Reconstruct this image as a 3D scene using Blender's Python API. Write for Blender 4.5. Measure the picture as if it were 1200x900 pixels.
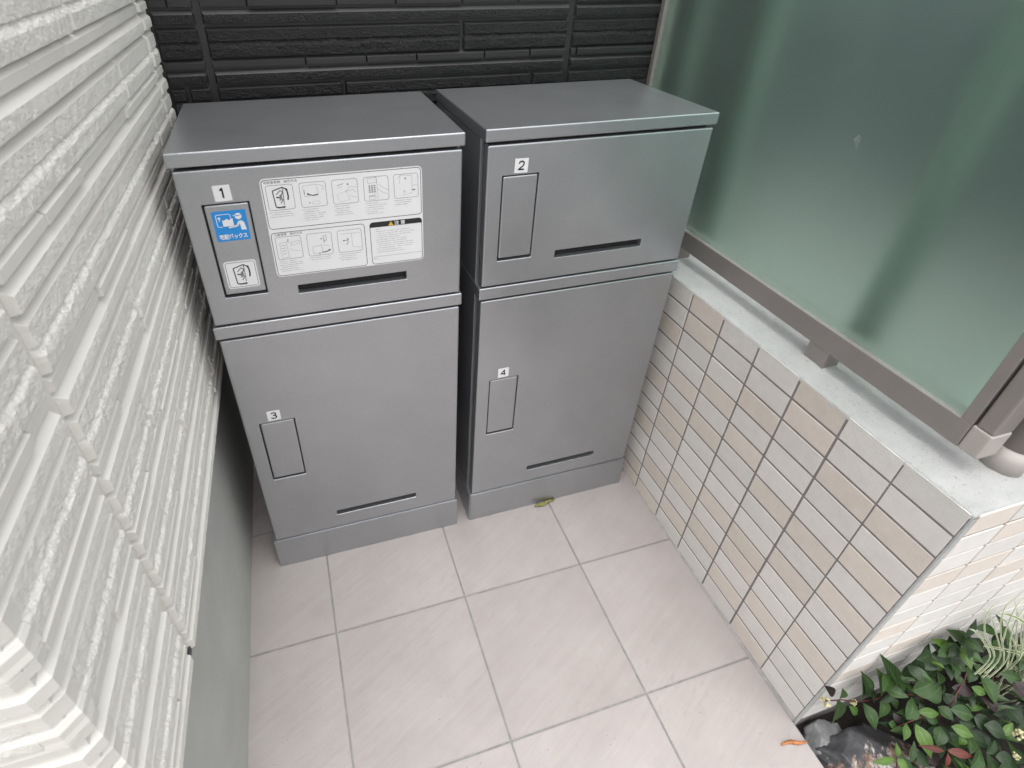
import bpy, bmesh, math, random
from mathutils import Vector, Matrix, noise
from math import radians, sin, cos, tan, pi

# ------------------------------------------------------------------ clear
for o in list(bpy.data.objects):
    bpy.data.objects.remove(o, do_unlink=True)
SC = bpy.context.scene
COL = SC.collection

# ------------------------------------------------------------------ camera
cam_data = bpy.data.cameras.new('camera')
cam = bpy.data.objects.new('camera', cam_data)
COL.objects.link(cam)
RIGHT = Vector((0.95849197, -0.28490879, 0.01095986))
DOWN = Vector((-0.15622535, -0.55695335, -0.81571846))
FWD = Vector((0.23850949, 0.78014739, -0.57834529))
CAM_POS = Vector((-0.80268275, -0.24559498, 1.27604457))
cam.matrix_world = Matrix(((RIGHT.x, -DOWN.x, -FWD.x, CAM_POS.x),
                           (RIGHT.y, -DOWN.y, -FWD.y, CAM_POS.y),
                           (RIGHT.z, -DOWN.z, -FWD.z, CAM_POS.z),
                           (0, 0, 0, 1)))
cam_data.sensor_fit = 'HORIZONTAL'
cam_data.sensor_width = 36
F_PX, CX, CY = 654.822, 530.645, 391.422
cam_data.lens = F_PX / 1200 * 36
cam_data.shift_x = (600 - CX) / 1200
cam_data.shift_y = (CY - 450) / 1200
cam_data.clip_start = 0.02
cam_data.clip_end = 2000
cam_data.dof.use_dof = True
cam_data.dof.focus_distance = 1.3
cam_data.dof.aperture_fstop = 9
SC.camera = cam

# ------------------------------------------------------------------ light
SUN_EL, SUN_AZ = radians(84), radians(-170)     # direction towards the sun, azimuth from +y clockwise
world = bpy.data.worlds.new('World')
SC.world = world
world.use_nodes = True
wn, wl = world.node_tree.nodes, world.node_tree.links
wn.clear()
sky = wn.new('ShaderNodeTexSky')
sky.sky_type = 'NISHITA'
sky.sun_disc = False
sky.sun_elevation = SUN_EL
sky.sun_rotation = SUN_AZ
sky.air_density = 1.5
sky.dust_density = 4.0
hs = wn.new('ShaderNodeHueSaturation')
hs.inputs['Saturation'].default_value = 0.12
bg = wn.new('ShaderNodeBackground')
bg.inputs['Strength'].default_value = 0.15
wo = wn.new('ShaderNodeOutputWorld')
wl.new(sky.outputs[0], hs.inputs['Color'])
wl.new(hs.outputs[0], bg.inputs['Color'])
wl.new(bg.outputs[0], wo.inputs['Surface'])

sun_d = bpy.data.lights.new('sun', 'SUN')
sun_d.energy = 0.55
sun_d.angle = radians(140)
sun_d.color = (1.0, 0.97, 0.93)
sun = bpy.data.objects.new('sun', sun_d)
COL.objects.link(sun)
sdir = Vector((sin(SUN_AZ) * cos(SUN_EL), cos(SUN_AZ) * cos(SUN_EL), sin(SUN_EL)))
sun.rotation_euler = (-sdir).to_track_quat('-Z', 'Y').to_euler()
sun.location = sdir * 10

SC.render.engine = 'CYCLES'
SC.view_settings.view_transform = 'Standard'
SC.view_settings.look = 'None'
SC.view_settings.gamma = 1
SC.view_settings.exposure = 1.16
try:
    SC.cycles.max_bounces = 9
    SC.cycles.transmission_bounces = 8
    SC.cycles.glossy_bounces = 6
    SC.cycles.diffuse_bounces = 5
except Exception:
    pass

# ------------------------------------------------------------------ materials
def mat_base(name):
    m = bpy.data.materials.new(name)
    m.use_nodes = True
    nt = m.node_tree
    return m, nt, nt.nodes, nt.links, nt.nodes['Principled BSDF']

def inp(b, k, v):
    if k in b.inputs:
        b.inputs[k].default_value = v

def coords(nt, kind='Object', scale=(1, 1, 1), rot=(0, 0, 0), rnd=False):
    tc = nt.nodes.new('ShaderNodeTexCoord')
    mp = nt.nodes.new('ShaderNodeMapping')
    mp.inputs['Rotation'].default_value = rot
    if kind == 'World':
        g = nt.nodes.new('ShaderNodeNewGeometry')
        nt.links.new(g.outputs['Position'], mp.inputs['Vector'])
    else:
        nt.links.new(tc.outputs[kind], mp.inputs['Vector'])
    if scale != (1, 1, 1):
        m2 = nt.nodes.new('ShaderNodeMapping')
        m2.inputs['Scale'].default_value = scale
        nt.links.new(mp.outputs[0], m2.inputs['Vector'])
        return m2
    return mp

def noise_n(nt, vec, scale, detail=4, rough=0.55):
    n = nt.nodes.new('ShaderNodeTexNoise')
    n.inputs['Scale'].default_value = scale
    n.inputs['Detail'].default_value = detail
    n.inputs['Roughness'].default_value = rough
    nt.links.new(vec.outputs[0], n.inputs['Vector'])
    return n

def ramp(nt, fac, stops):
    r = nt.nodes.new('ShaderNodeValToRGB')
    while len(r.color_ramp.elements) < len(stops):
        r.color_ramp.elements.new(0.5)
    for e, (p, c) in zip(r.color_ramp.elements, stops):
        e.position = p
        e.color = (c[0], c[1], c[2], 1)
    nt.links.new(fac, r.inputs['Fac'])
    return r

def mix(nt, a, b, fac, mode='MIX'):
    m = nt.nodes.new('ShaderNodeMix')
    m.data_type = 'RGBA'
    m.blend_type = mode
    for k, v in ((0, fac), (6, a), (7, b)):
        if isinstance(v, (int, float)):
            m.inputs[k].default_value = v
        elif isinstance(v, tuple):
            m.inputs[k].default_value = (v[0], v[1], v[2], 1)
        else:
            nt.links.new(v, m.inputs[k])
    return m.outputs[2]

def bump(nt, bsdf, h, strength, dist, prev=None):
    b = nt.nodes.new('ShaderNodeBump')
    b.inputs['Strength'].default_value = strength
    b.inputs['Distance'].default_value = dist
    nt.links.new(h, b.inputs['Height'])
    if prev is not None:
        nt.links.new(prev.outputs[0], b.inputs['Normal'])
    nt.links.new(b.outputs[0], bsdf.inputs['Normal'])
    return b

def simple(name, col, rough=0.6, metal=0.0, var=0.06, scale=30, bmp=0.0, bscale=300, spec=0.5):
    m, nt, N, L, b = mat_base(name)
    c = coords(nt, 'World')
    n = noise_n(nt, c, scale, 5)
    lo = tuple(max(0, x * (1 - var)) for x in col)
    hi = tuple(min(1, x * (1 + var)) for x in col)
    r = ramp(nt, n.outputs[0], [(0.3, lo), (0.7, hi)])
    L.new(r.outputs[0], b.inputs['Base Color'])
    inp(b, 'Roughness', rough)
    inp(b, 'Metallic', metal)
    inp(b, 'Specular IOR Level', spec)
    if bmp:
        n2 = noise_n(nt, c, bscale, 4)
        bump(nt, b, n2.outputs[0], bmp, 0.001)
    return m

def silver_paint():
    m, nt, N, L, b = mat_base('silver_paint')
    c = coords(nt, 'World')
    n = noise_n(nt, c, 9, 5, 0.6)
    sp = noise_n(nt, c, 900, 2, 0.6)
    r = ramp(nt, n.outputs[0], [(0.3, (0.395, 0.406, 0.426)), (0.7, (0.435, 0.446, 0.466))])
    rs = ramp(nt, sp.outputs[0], [(0.35, (0.82, 0.82, 0.82)), (0.7, (1.1, 1.1, 1.1))])
    L.new(mix(nt, r.outputs[0], rs.outputs[0], 0.6, 'MULTIPLY'), b.inputs['Base Color'])
    inp(b, 'Metallic', 0.82)
    rr = ramp(nt, noise_n(nt, c, 14, 6, 0.65).outputs[0], [(0.3, (0.31, 0.31, 0.31)), (0.75, (0.37, 0.37, 0.37))])
    L.new(rr.outputs[0], b.inputs['Roughness'])
    w = noise_n(nt, c, 5, 2, 0.4)
    b1 = bump(nt, b, w.outputs[0], 0.12, 0.01)
    bump(nt, b, sp.outputs[0], 0.05, 0.0006, b1)
    return m

def siding_mat(name, lo, hi, rough, bstr, spec=0.5):
    m, nt, N, L, b = mat_base(name)
    c = coords(nt, 'World')
    n = noise_n(nt, c, 6, 5, 0.6)
    r = ramp(nt, n.outputs[0], [(0.3, lo), (0.7, hi)])
    L.new(r.outputs[0], b.inputs['Base Color'])
    inp(b, 'Roughness', rough)
    inp(b, 'Specular IOR Level', spec)
    n1 = noise_n(nt, c, 330, 4, 0.6)
    n2 = noise_n(nt, c, 800, 3, 0.6)
    b1 = bump(nt, b, n1.outputs[0], bstr, 0.0045)
    bump(nt, b, n2.outputs[0], bstr * 0.8, 0.0018, b1)
    return m

def siding_smooth(name, lo, hi, rough):
    m, nt, N, L, b = mat_base(name)
    c = coords(nt, 'World')
    n = noise_n(nt, c, 8, 6, 0.6)
    r = ramp(nt, n.outputs[0], [(0.3, lo), (0.7, hi)])
    L.new(r.outputs[0], b.inputs['Base Color'])
    inp(b, 'Roughness', rough)
    bump(nt, b, noise_n(nt, c, 180, 4).outputs[0], 0.12, 0.001)
    return m

def floor_tile_mat():
    m, nt, N, L, b = mat_base('floor_tile_stone')
    c = coords(nt, 'World')
    oi = N.new('ShaderNodeObjectInfo')
    cs = coords(nt, 'World', (5, 60, 5), (0, 0, radians(-27)))
    base = ramp(nt, noise_n(nt, c, 7, 6, 0.6).outputs[0], [(0.3, (0.318, 0.287, 0.277)), (0.72, (0.372, 0.339, 0.328))])
    streak = ramp(nt, noise_n(nt, cs, 1.0, 6, 0.62).outputs[0], [(0.35, (0.965, 0.96, 0.955)), (0.65, (1.025, 1.025, 1.025))])
    c1 = mix(nt, base.outputs[0], streak.outputs[0], 0.8, 'MULTIPLY')
    tone = ramp(nt, oi.outputs['Random'], [(0.0, (0.955, 0.95, 0.945)), (1.0, (1.03, 1.03, 1.03))])
    c1 = mix(nt, c1, tone.outputs[0], 1.0, 'MULTIPLY')
    # brown scuffed patches and dark specks
    sc1 = noise_n(nt, c, 4.2, 3, 0.5)
    sc2 = noise_n(nt, coords(nt, 'World', (30, 110, 10), (0, 0, radians(-35))), 1.0, 5, 0.7)
    mm = N.new('ShaderNodeMath'); mm.operation = 'MULTIPLY'
    L.new(ramp(nt, sc1.outputs[0], [(0.47, (0, 0, 0)), (0.64, (1, 1, 1))]).outputs[0], mm.inputs[0])
    L.new(ramp(nt, sc2.outputs[0], [(0.54, (0, 0, 0)), (0.72, (0.6, 0.6, 0.6))]).outputs[0], mm.inputs[1])
    c2 = mix(nt, c1, (0.30, 0.235, 0.20), mm.outputs[0])
    v = N.new('ShaderNodeTexVoronoi')
    v.inputs['Scale'].default_value = 75
    v.inputs['Randomness'].default_value = 1.0
    L.new(c.outputs[0], v.inputs['Vector'])
    vm = N.new('ShaderNodeMath'); vm.operation = 'MULTIPLY'
    L.new(ramp(nt, v.outputs['Distance'], [(0.045, (1, 1, 1)), (0.085, (0, 0, 0))]).outputs[0], vm.inputs[0])
    sep = N.new('ShaderNodeSeparateColor')
    L.new(v.outputs['Color'], sep.inputs[0])
    L.new(ramp(nt, sep.outputs[0], [(0.76, (0, 0, 0)), (0.8, (0.85, 0.85, 0.85))]).outputs[0], vm.inputs[1])
    c3 = mix(nt, c2, (0.10, 0.085, 0.075), vm.outputs[0])
    L.new(c3, b.inputs['Base Color'])
    inp(b, 'Roughness', 0.62)
    b1 = bump(nt, b, noise_n(nt, cs, 1.3, 6, 0.6).outputs[0], 0.28, 0.004)
    bump(nt, b, noise_n(nt, c, 330, 4, 0.6).outputs[0], 0.22, 0.001, b1)
    return m

def grout_mat(name, col):
    m, nt, N, L, b = mat_base(name)
    c = coords(nt, 'World')
    n = noise_n(nt, c, 60, 6, 0.7)
    r = ramp(nt, n.outputs[0], [(0.3, tuple(x * 0.72 for x in col)), (0.7, tuple(x * 1.12 for x in col))])
    L.new(r.outputs[0], b.inputs['Base Color'])
    inp(b, 'Roughness', 0.9)
    bump(nt, b, noise_n(nt, c, 500, 4).outputs[0], 0.5, 0.001)
    return m

def wall_tile_mat(name, lo, hi):
    m, nt, N, L, b = mat_base(name)
    c = coords(nt, 'World')
    oi = N.new('ShaderNodeObjectInfo')
    n = noise_n(nt, c, 40, 6, 0.7)
    r = ramp(nt, n.outputs[0], [(0.3, lo), (0.7, hi)])
    tone = ramp(nt, oi.outputs['Random'], [(0, (0.95, 0.95, 0.945)), (1, (1.03, 1.03, 1.03))])
    sp = ramp(nt, noise_n(nt, c, 800, 2).outputs[0], [(0.3, (0.93, 0.93, 0.93)), (0.7, (1.03, 1.03, 1.03))])
    c1 = mix(nt, r.outputs[0], tone.outputs[0], 1.0, 'MULTIPLY')
    L.new(mix(nt, c1, sp.outputs[0], 1.0, 'MULTIPLY'), b.inputs['Base Color'])
    inp(b, 'Roughness', 0.6)
    bump(nt, b, noise_n(nt, c, 500, 4).outputs[0], 0.15, 0.001)
    return m

def mortar_mat():
    m, nt, N, L, b = mat_base('trowelled_mortar')
    c = coords(nt, 'World')
    n = noise_n(nt, c, 12, 7, 0.68)
    r = ramp(nt, n.outputs[0], [(0.28, (0.46, 0.468, 0.458)), (0.5, (0.53, 0.538, 0.528)), (0.75, (0.59, 0.596, 0.586))])
    pit = noise_n(nt, c, 170, 5, 0.7)
    rp = ramp(nt, pit.outputs[0], [(0.27, (0.45, 0.44, 0.42)), (0.40, (1, 1, 1))])
    L.new(mix(nt, r.outputs[0], rp.outputs[0], 1.0, 'MULTIPLY'), b.inputs['Base Color'])
    inp(b, 'Roughness', 0.9)
    b1 = bump(nt, b, noise_n(nt, c, 45, 6, 0.7).outputs[0], 0.5, 0.006)
    bump(nt, b, noise_n(nt, c, 330, 6, 0.75).outputs[0], 0.9, 0.004, b1)
    return m

def frosted_glass():
    m, nt, N, L, b = mat_base('frosted_glass')
    c = coords(nt, 'World')
    inp(b, 'Base Color', (0.73, 0.94, 0.845, 1))
    inp(b, 'Transmission Weight', 1.0)
    inp(b, 'IOR', 1.3)
    r = ramp(nt, noise_n(nt, c, 12, 5).outputs[0], [(0.3, (0.47, 0.47, 0.47)), (0.7, (0.51, 0.51, 0.51))])
    L.new(r.outputs[0], b.inputs['Roughness'])
    return m

def foundation_mat():
    m, nt, N, L, b = mat_base('foundation_render')
    c = coords(nt, 'World')
    n = noise_n(nt, c, 7, 6, 0.6)
    r = ramp(nt, n.outputs[0], [(0.3, (0.335, 0.338, 0.322)), (0.7, (0.395, 0.40, 0.382))])
    sc_ = noise_n(nt, coords(nt, 'World', (40, 300, 12), (radians(8), 0, 0)), 1.0, 4, 0.7)
    rs = ramp(nt, sc_.outputs[0], [(0.66, (1, 1, 1)), (0.74, (1.25, 1.25, 1.25))])
    L.new(mix(nt, r.outputs[0], rs.outputs[0], 1.0, 'MULTIPLY'), b.inputs['Base Color'])
    inp(b, 'Roughness', 0.7)
    bump(nt, b, noise_n(nt, c, 120, 5).outputs[0], 0.15, 0.002)
    return m

def leaf_mat(name, lo, hi, rough=0.38):
    m, nt, N, L, b = mat_base(name)
    oi = N.new('ShaderNodeObjectInfo')
    co = coords(nt, 'Object')
    n = noise_n(nt, co, 3.0, 4)
    r = ramp(nt, n.outputs[0], [(0.3, lo), (0.75, hi)])
    tone = ramp(nt, oi.outputs['Random'], [(0, (0.7, 0.75, 0.7)), (1, (1.25, 1.2, 1.15))])
    c1 = mix(nt, r.outputs[0], tone.outputs[0], 1.0, 'MULTIPLY')
    # paler midrib and side veins
    tc = N.new('ShaderNodeTexCoord')
    sep = N.new('ShaderNodeSeparateXYZ')
    L.new(tc.outputs['UV'], sep.inputs[0])
    ab = N.new('ShaderNodeMath'); ab.operation = 'ABSOLUTE'
    L.new(sep.outputs[1], ab.inputs[0])
    rib = ramp(nt, ab.outputs[0], [(0.0, (1, 1, 1)), (0.09, (0, 0, 0))])
    ad = N.new('ShaderNodeMath'); ad.operation = 'MULTIPLY_ADD'
    L.new(ab.outputs[0], ad.inputs[0]); ad.inputs[1].default_value = -0.22
    L.new(sep.outputs[0], ad.inputs[2])
    wv = N.new('ShaderNodeMath'); wv.operation = 'SINE'
    ml = N.new('ShaderNodeMath'); ml.operation = 'MULTIPLY'; ml.inputs[1].default_value = 60
    L.new(ad.outputs[0], ml.inputs[0]); L.new(ml.outputs[0], wv.inputs[0])
    vein = ramp(nt, wv.outputs[0], [(0.90, (0, 0, 0)), (1.0, (0.28, 0.28, 0.28))])
    mx = N.new('ShaderNodeMath'); mx.operation = 'MAXIMUM'
    rh = N.new('ShaderNodeMath'); rh.operation = 'MULTIPLY'; rh.inputs[1].default_value = 0.5
    L.new(rib.outputs[0], rh.inputs[0])
    L.new(rh.outputs[0], mx.inputs[0]); L.new(vein.outputs[0], mx.inputs[1])
    pale = tuple(min(1, x * 1.9 + 0.02) for x in hi)
    L.new(mix(nt, c1, pale, mx.outputs[0]), b.inputs['Base Color'])
    inp(b, 'Roughness', rough)
    inp(b, 'Specular IOR Level', 0.32)
    bump(nt, b, wv.outputs[0], 0.12, 0.004)
    return m

def rock_mat():
    m, nt, N, L, b = mat_base('dark_slate_rock')
    c = coords(nt, 'World')
    n = noise_n(nt, c, 28, 8, 0.7)
    r = ramp(nt, n.outputs[0], [(0.3, (0.018, 0.018, 0.02)), (0.6, (0.06, 0.06, 0.065)), (0.8, (0.12, 0.12, 0.125))])
    # rust and lime streaks run along the edge that faces the path
    g = N.new('ShaderNodeNewGeometry')
    sep = N.new('ShaderNodeSeparateXYZ'); L.new(g.outputs['Position'], sep.inputs[0])
    st = noise_n(nt, coords(nt, 'World', (70, 25, 40), (0, 0, radians(40))), 1.0, 7, 0.72)
    ms = N.new('ShaderNodeMath'); ms.operation = 'MULTIPLY_ADD'
    L.new(sep.outputs[1], ms.inputs[0]); ms.inputs[1].default_value = -6.0; L.new(st.outputs[0], ms.inputs[2])
    sb = N.new('ShaderNodeMath'); sb.operation = 'SUBTRACT'; sb.inputs[1].default_value = 0.6
    L.new(ms.outputs[0], sb.inputs[0])
    wmask = ramp(nt, sb.outputs[0], [(0.42, (0, 0, 0)), (0.50, (1, 1, 1))])
    rust = ramp(nt, noise_n(nt, c, 60, 6, 0.7).outputs[0], [(0.35, (0.17, 0.075, 0.05)), (0.5, (0.27, 0.2, 0.16)), (0.62, (0.62, 0.62, 0.6))])
    L.new(mix(nt, r.outputs[0], rust.outputs[0], wmask.outputs[0]), b.inputs['Base Color'])
    inp(b, 'Roughness', 0.5)
    bump(nt, b, noise_n(nt, c, 160, 6, 0.7).outputs[0], 0.5, 0.003)
    return m

M = {}
M['silver'] = silver_paint()
M['dark_metal'] = simple('dark_metal_case', (0.075, 0.077, 0.082), 0.42, 0.5, 0.1, 20)
M['slot'] = simple('recess_shade_black', (0.004, 0.004, 0.0045), 0.6, 0, 0.1, 60)  # near-black colour stands in for the shade inside slots and handle wells
M['gasket'] = simple('rubber_gasket', (0.02, 0.02, 0.022), 0.7, 0, 0.1, 60)
M['paper'] = simple('sticker_white', (0.72, 0.72, 0.735), 0.35, 0, 0.02, 40)
M['ink'] = simple('print_black', (0.012, 0.012, 0.014), 0.4, 0, 0.1, 40)
M['ink_grey'] = simple('print_grey', (0.25, 0.25, 0.265), 0.5, 0, 0.1, 40)
M['ink_mid'] = simple('print_mid_grey', (0.07, 0.07, 0.08), 0.5, 0, 0.1, 40)
M['blue'] = simple('print_blue', (0.012, 0.235, 0.62), 0.32, 0, 0.03, 40)
M['yellow'] = simple('print_yellow', (0.80, 0.50, 0.03), 0.4, 0, 0.05, 40)
M['white_rough'] = siding_mat('white_siding_rough', (0.665, 0.645, 0.605), (0.73, 0.71, 0.67), 0.75, 0.58)
M['white_smooth'] = siding_smooth('white_siding_smooth', (0.585, 0.565, 0.53), (0.645, 0.625, 0.59), 0.65)
M['dark_rough'] = siding_mat('charcoal_siding_rough', (0.010, 0.010, 0.0102), (0.017, 0.0168, 0.017), 0.36, 1.0, 0.42)
M['dark_smooth'] = siding_smooth('charcoal_siding_smooth', (0.019, 0.0182, 0.0188), (0.026, 0.025, 0.0258), 0.5)
M['foundation'] = foundation_mat()
M['flashing'] = simple('flashing_dark', (0.05, 0.05, 0.05), 0.5, 0.3, 0.1, 20)
M['floor_tile'] = floor_tile_mat()
M['floor_grout'] = grout_mat('floor_grout', (0.265, 0.26, 0.255))
M['wall_grout'] = grout_mat('wall_grout', (0.235, 0.21, 0.21))
M['mortar'] = mortar_mat()
M['base_mortar'] = grout_mat('base_mortar', (0.34, 0.325, 0.315))
M['tile_cream'] = wall_tile_mat('tile_cream', (0.640, 0.612, 0.585), (0.70, 0.672, 0.645))
M['tile_beige'] = wall_tile_mat('tile_beige', (0.620, 0.560, 0.505), (0.675, 0.615, 0.56))
M['glass'] = frosted_glass()
def smudge_mat():
    m, nt, N, L, b = mat_base('dried_smudge')
    inp(b, 'Base Color', (0.45, 0.5, 0.47, 1)); inp(b, 'Roughness', 0.8)
    n = noise_n(nt, coords(nt, 'World'), 260, 5, 0.7)
    L.new(ramp(nt, n.outputs[0], [(0.4, (0, 0, 0)), (0.75, (0.5, 0.5, 0.5))]).outputs[0], b.inputs['Alpha'])
    return m
M['smudge'] = smudge_mat()
M['bronze'] = simple('bronze_anodised', (0.27, 0.243, 0.230), 0.38, 0.3, 0.05, 12, 0.03, 400)
M['bronze_pale'] = simple('bronze_cast_cap', (0.42, 0.385, 0.36), 0.45, 0.2, 0.05, 12)
M['post'] = simple('silver_post', (0.17, 0.18, 0.165), 0.55, 0.0, 0.05, 12)
M['soil'] = simple('soil', (0.02, 0.015, 0.012), 0.95, 0, 0.5, 60, 1.0, 130)
M['ground'] = simple('concrete_ground', (0.165, 0.163, 0.155), 0.9, 0, 0.12, 3, 0.4, 150)
M['plaster_dark'] = simple('neighbour_plaster', (0.034, 0.046, 0.047), 0.85, 0, 0.1, 2, 0.3, 90)
M['rock'] = rock_mat()
M['rock_pale'] = simple('pale_quartz_rock', (0.15, 0.152, 0.155), 0.4, 0, 0.3, 35, 0.6, 120)
M['leaf'] = leaf_mat('leaf_green', (0.020, 0.047, 0.011), (0.039, 0.080, 0.022))
M['leaf_bright'] = leaf_mat('leaf_bright_green', (0.042, 0.092, 0.012), (0.072, 0.138, 0.024))
M['leaf_dark'] = leaf_mat('leaf_dark_green', (0.009, 0.022, 0.007), (0.019, 0.040, 0.014))
M['leaf_purple'] = leaf_mat('leaf_purple', (0.016, 0.009, 0.010), (0.03, 0.019, 0.02))
M['leaf_red'] = leaf_mat('leaf_red', (0.06, 0.012, 0.008), (0.10, 0.024, 0.014))
M['stem'] = simple('red_stem', (0.08, 0.018, 0.016), 0.5, 0, 0.3, 80)
M['flower'] = simple('flower_cream', (0.50, 0.47, 0.27), 0.5, 0, 0.15, 200)
M['blade'] = simple('grass_blade_green', (0.12, 0.19, 0.06), 0.45, 0, 0.25, 40)
M['blade_white'] = simple('grass_blade_cream', (0.60, 0.62, 0.45), 0.45, 0, 0.2, 40)
M['dry_leaf'] = simple('dry_leaf_olive', (0.20, 0.19, 0.045), 0.55, 0, 0.5, 160, 0.5, 200)
M['orange_leaf'] = simple('dry_leaf_orange', (0.42, 0.16, 0.05), 0.55, 0, 0.4, 120, 0.5, 200)

# ------------------------------------------------------------------ helpers
def link(name, me, parent=None, mats=None):
    o = bpy.data.objects.new(name, me)
    COL.objects.link(o)
    if parent is not None:
        o.parent = parent
    if mats is not None and me is not None:
        for m in (mats if isinstance(mats, (list, tuple)) else [mats]):
            me.materials.append(m)
    return o

def thing(name, label, cat, loc=(0, 0, 0), rz=0.0, group=None):
    o = bpy.data.objects.new(name, None)
    COL.objects.link(o)
    o.location = loc
    o.rotation_euler = (0, 0, rz)
    o.empty_display_size = 0.05
    tag(o, label, cat, group)
    return o

def tag(o, label=None, cat=None, group=None, kind=None):
    if label: o['label'] = label
    if cat: o['category'] = cat
    if group: o['group'] = group
    if kind: o['kind'] = kind
    elif cat: o['kind'] = 'thing'
    return o

def pymesh(name, v, f, mi=None, smooth=False):
    me = bpy.data.meshes.new(name)
    me.from_pydata([tuple(p) for p in v], [], f)
    if mi:
        me.polygons.foreach_set('material_index', mi)
    if smooth:
        me.polygons.foreach_set('use_smooth', [True] * len(me.polygons))
    me.update()
    return me

def box_bm(bm, x0, x1, y0, y1, z0, z1):
    vs = [bm.verts.new(p) for p in ((x0, y0, z0), (x1, y0, z0), (x1, y1, z0), (x0, y1, z0),
                                    (x0, y0, z1), (x1, y0, z1), (x1, y1, z1), (x0, y1, z1))]
    for f in ((3, 2, 1, 0), (4, 5, 6, 7), (0, 1, 5, 4), (1, 2, 6, 5), (2, 3, 7, 6), (3, 0, 4, 7)):
        bm.faces.new([vs[i] for i in f])
    return vs

def bm_mesh(name, bm, smooth=False):
    bmesh.ops.recalc_face_normals(bm, faces=bm.faces[:])
    me = bpy.data.meshes.new(name)
    bm.to_mesh(me)
    bm.free()
    if smooth:
        me.polygons.foreach_set('use_smooth', [True] * len(me.polygons))
    return me

def bbox(name, x0, x1, y0, y1, z0, z1, bev=0.0, seg=2, mat=None, parent=None):
    bm = bmesh.new()
    box_bm(bm, x0, x1, y0, y1, z0, z1)
    if bev:
        bmesh.ops.bevel(bm, geom=bm.edges[:], offset=bev, segments=seg, profile=0.6, affect='EDGES')
    return link(name, bm_mesh(name, bm), parent, mat)

def cyl(name, c, r, z0, z1, mat, parent=None, seg=32, bev=0.0, smooth=True):
    bm = bmesh.new()
    bmesh.ops.create_cone(bm, cap_ends=True, segments=seg, radius1=r, radius2=r, depth=z1 - z0,
                          matrix=Matrix.Translation((c[0], c[1], (z0 + z1) / 2)))
    if bev:
        es = [e for e in bm.edges if len(e.link_faces) == 2 and abs(e.verts[0].co.z - e.verts[1].co.z) < 1e-6]
        bmesh.ops.bevel(bm, geom=es, offset=bev, segments=2, affect='EDGES')
    me = bm_mesh(name, bm)
    for p in me.polygons:
        p.use_smooth = abs(p.normal.z) < 0.5
    return link(name, me, parent, mat)

def tube_mesh(name, pts, rad, n=7):
    v, f = [], []
    k = len(pts)
    for i, p in enumerate(pts):
        a = Vector(pts[max(0, i - 1)]); b = Vector(pts[min(k - 1, i + 1)])
        t = (b - a).normalized()
        u = t.cross(Vector((0.13, 0.2, 1))).normalized()
        w = t.cross(u)
        r = rad[i] if isinstance(rad, (list, tuple)) else rad
        for j in range(n):
            a_ = 2 * pi * j / n
            v.append(Vector(p) + (u * cos(a_) + w * sin(a_)) * r)
    for i in range(k - 1):
        for j in range(n):
            f.append((i * n + j, i * n + (j + 1) % n, (i + 1) * n + (j + 1) % n, (i + 1) * n + j))
    f.append(tuple(range(n)))
    f.append(tuple((k - 1) * n + j for j in reversed(range(n))))
    return pymesh(name, v, f, None, True)

def evaluated(o):
    dg = bpy.context.evaluated_depsgraph_get()
    dg.update()
    me = bpy.data.meshes.new_from_object(o.evaluated_get(dg))
    return me

def unproject(u, v, z):
    d = RIGHT * ((u - CX) / F_PX) + DOWN * ((v - CY) / F_PX) + FWD
    t = (z - CAM_POS.z) / d.z
    return CAM_POS + d * t

SLOPE = 0.0269
def floor_z(y):
    return SLOPE * y

# ------------------------------------------------------------------ ground, floor
g = link('ground', pymesh('ground', [(-400, -400, -0.12), (400, -400, -0.12), (400, 400, -0.12), (-400, 400, -0.12)],
                          [(0, 1, 2, 3)]), None, M['ground'])
tag(g, kind='structure')

def slope_box(name, x0, x1, y0, y1, top, thick, bev, mat, parent):
    bm = bmesh.new()
    box_bm(bm, x0, x1, y0, y1, -thick, top)
    if bev:
        es = [e for e in bm.edges if e.verts[0].co.z > 0 - 1e-5 + top - 1e-4 and e.verts[1].co.z > top - 1e-4]
        bmesh.ops.bevel(bm, geom=es, offset=bev, segments=2, affect='EDGES')
    for v in bm.verts:
        v.co.z += floor_z(v.co.y)
    return link(name, bm_mesh(name, bm), parent, mat)

FX, FY, FP = -0.2593, 0.4283, 0.2996
floor = slope_box('floor', -2.1, -0.001, -1.72, 1.02, -0.0022, 0.08, 0, M['floor_grout'], None)
tag(floor, kind='structure')
rng = random.Random(4)
for m_ in range(-6, 2):
    for n_ in range(-7, 2):
        x0, x1 = FX + FP * (m_ - 1), FX + FP * m_
        y0, y1 = FY + FP * n_, FY + FP * (n_ + 1)
        if x1 < -1.07 and y1 > 0.05:
            continue
        xx0, xx1, yy0, yy1 = x0 + 0.0018, min(x1 - 0.0018, -0.003), y0 + 0.0018, min(y1 - 0.0018, 1.0)
        if xx1 - xx0 < 0.01:
            continue
        t = slope_box('tile', xx0, xx1, yy0, yy1, 0.0, 0.009, 0.0011, M['floor_tile'], floor)
        t.location.z = rng.uniform(-0.0005, 0.0004)

# ------------------------------------------------------------------ siding walls
PER = 0.1017
STRIP_TOP = 1.0841            # top of the bevel of one slim course; the others follow at PER

def wide_depth(t):
    # t = 0 top .. 1 bottom of the face; lower half stands prouder, broken line between
    if t < 0.46: return 0.0068 - 0.0006 * t
    if t < 0.52: return 0.0045
    if t < 0.62: return 0.0056 + (t - 0.52) / 0.10 * 0.0030
    return 0.0086 - 0.0006 * (t - 0.62) / 0.38

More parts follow.
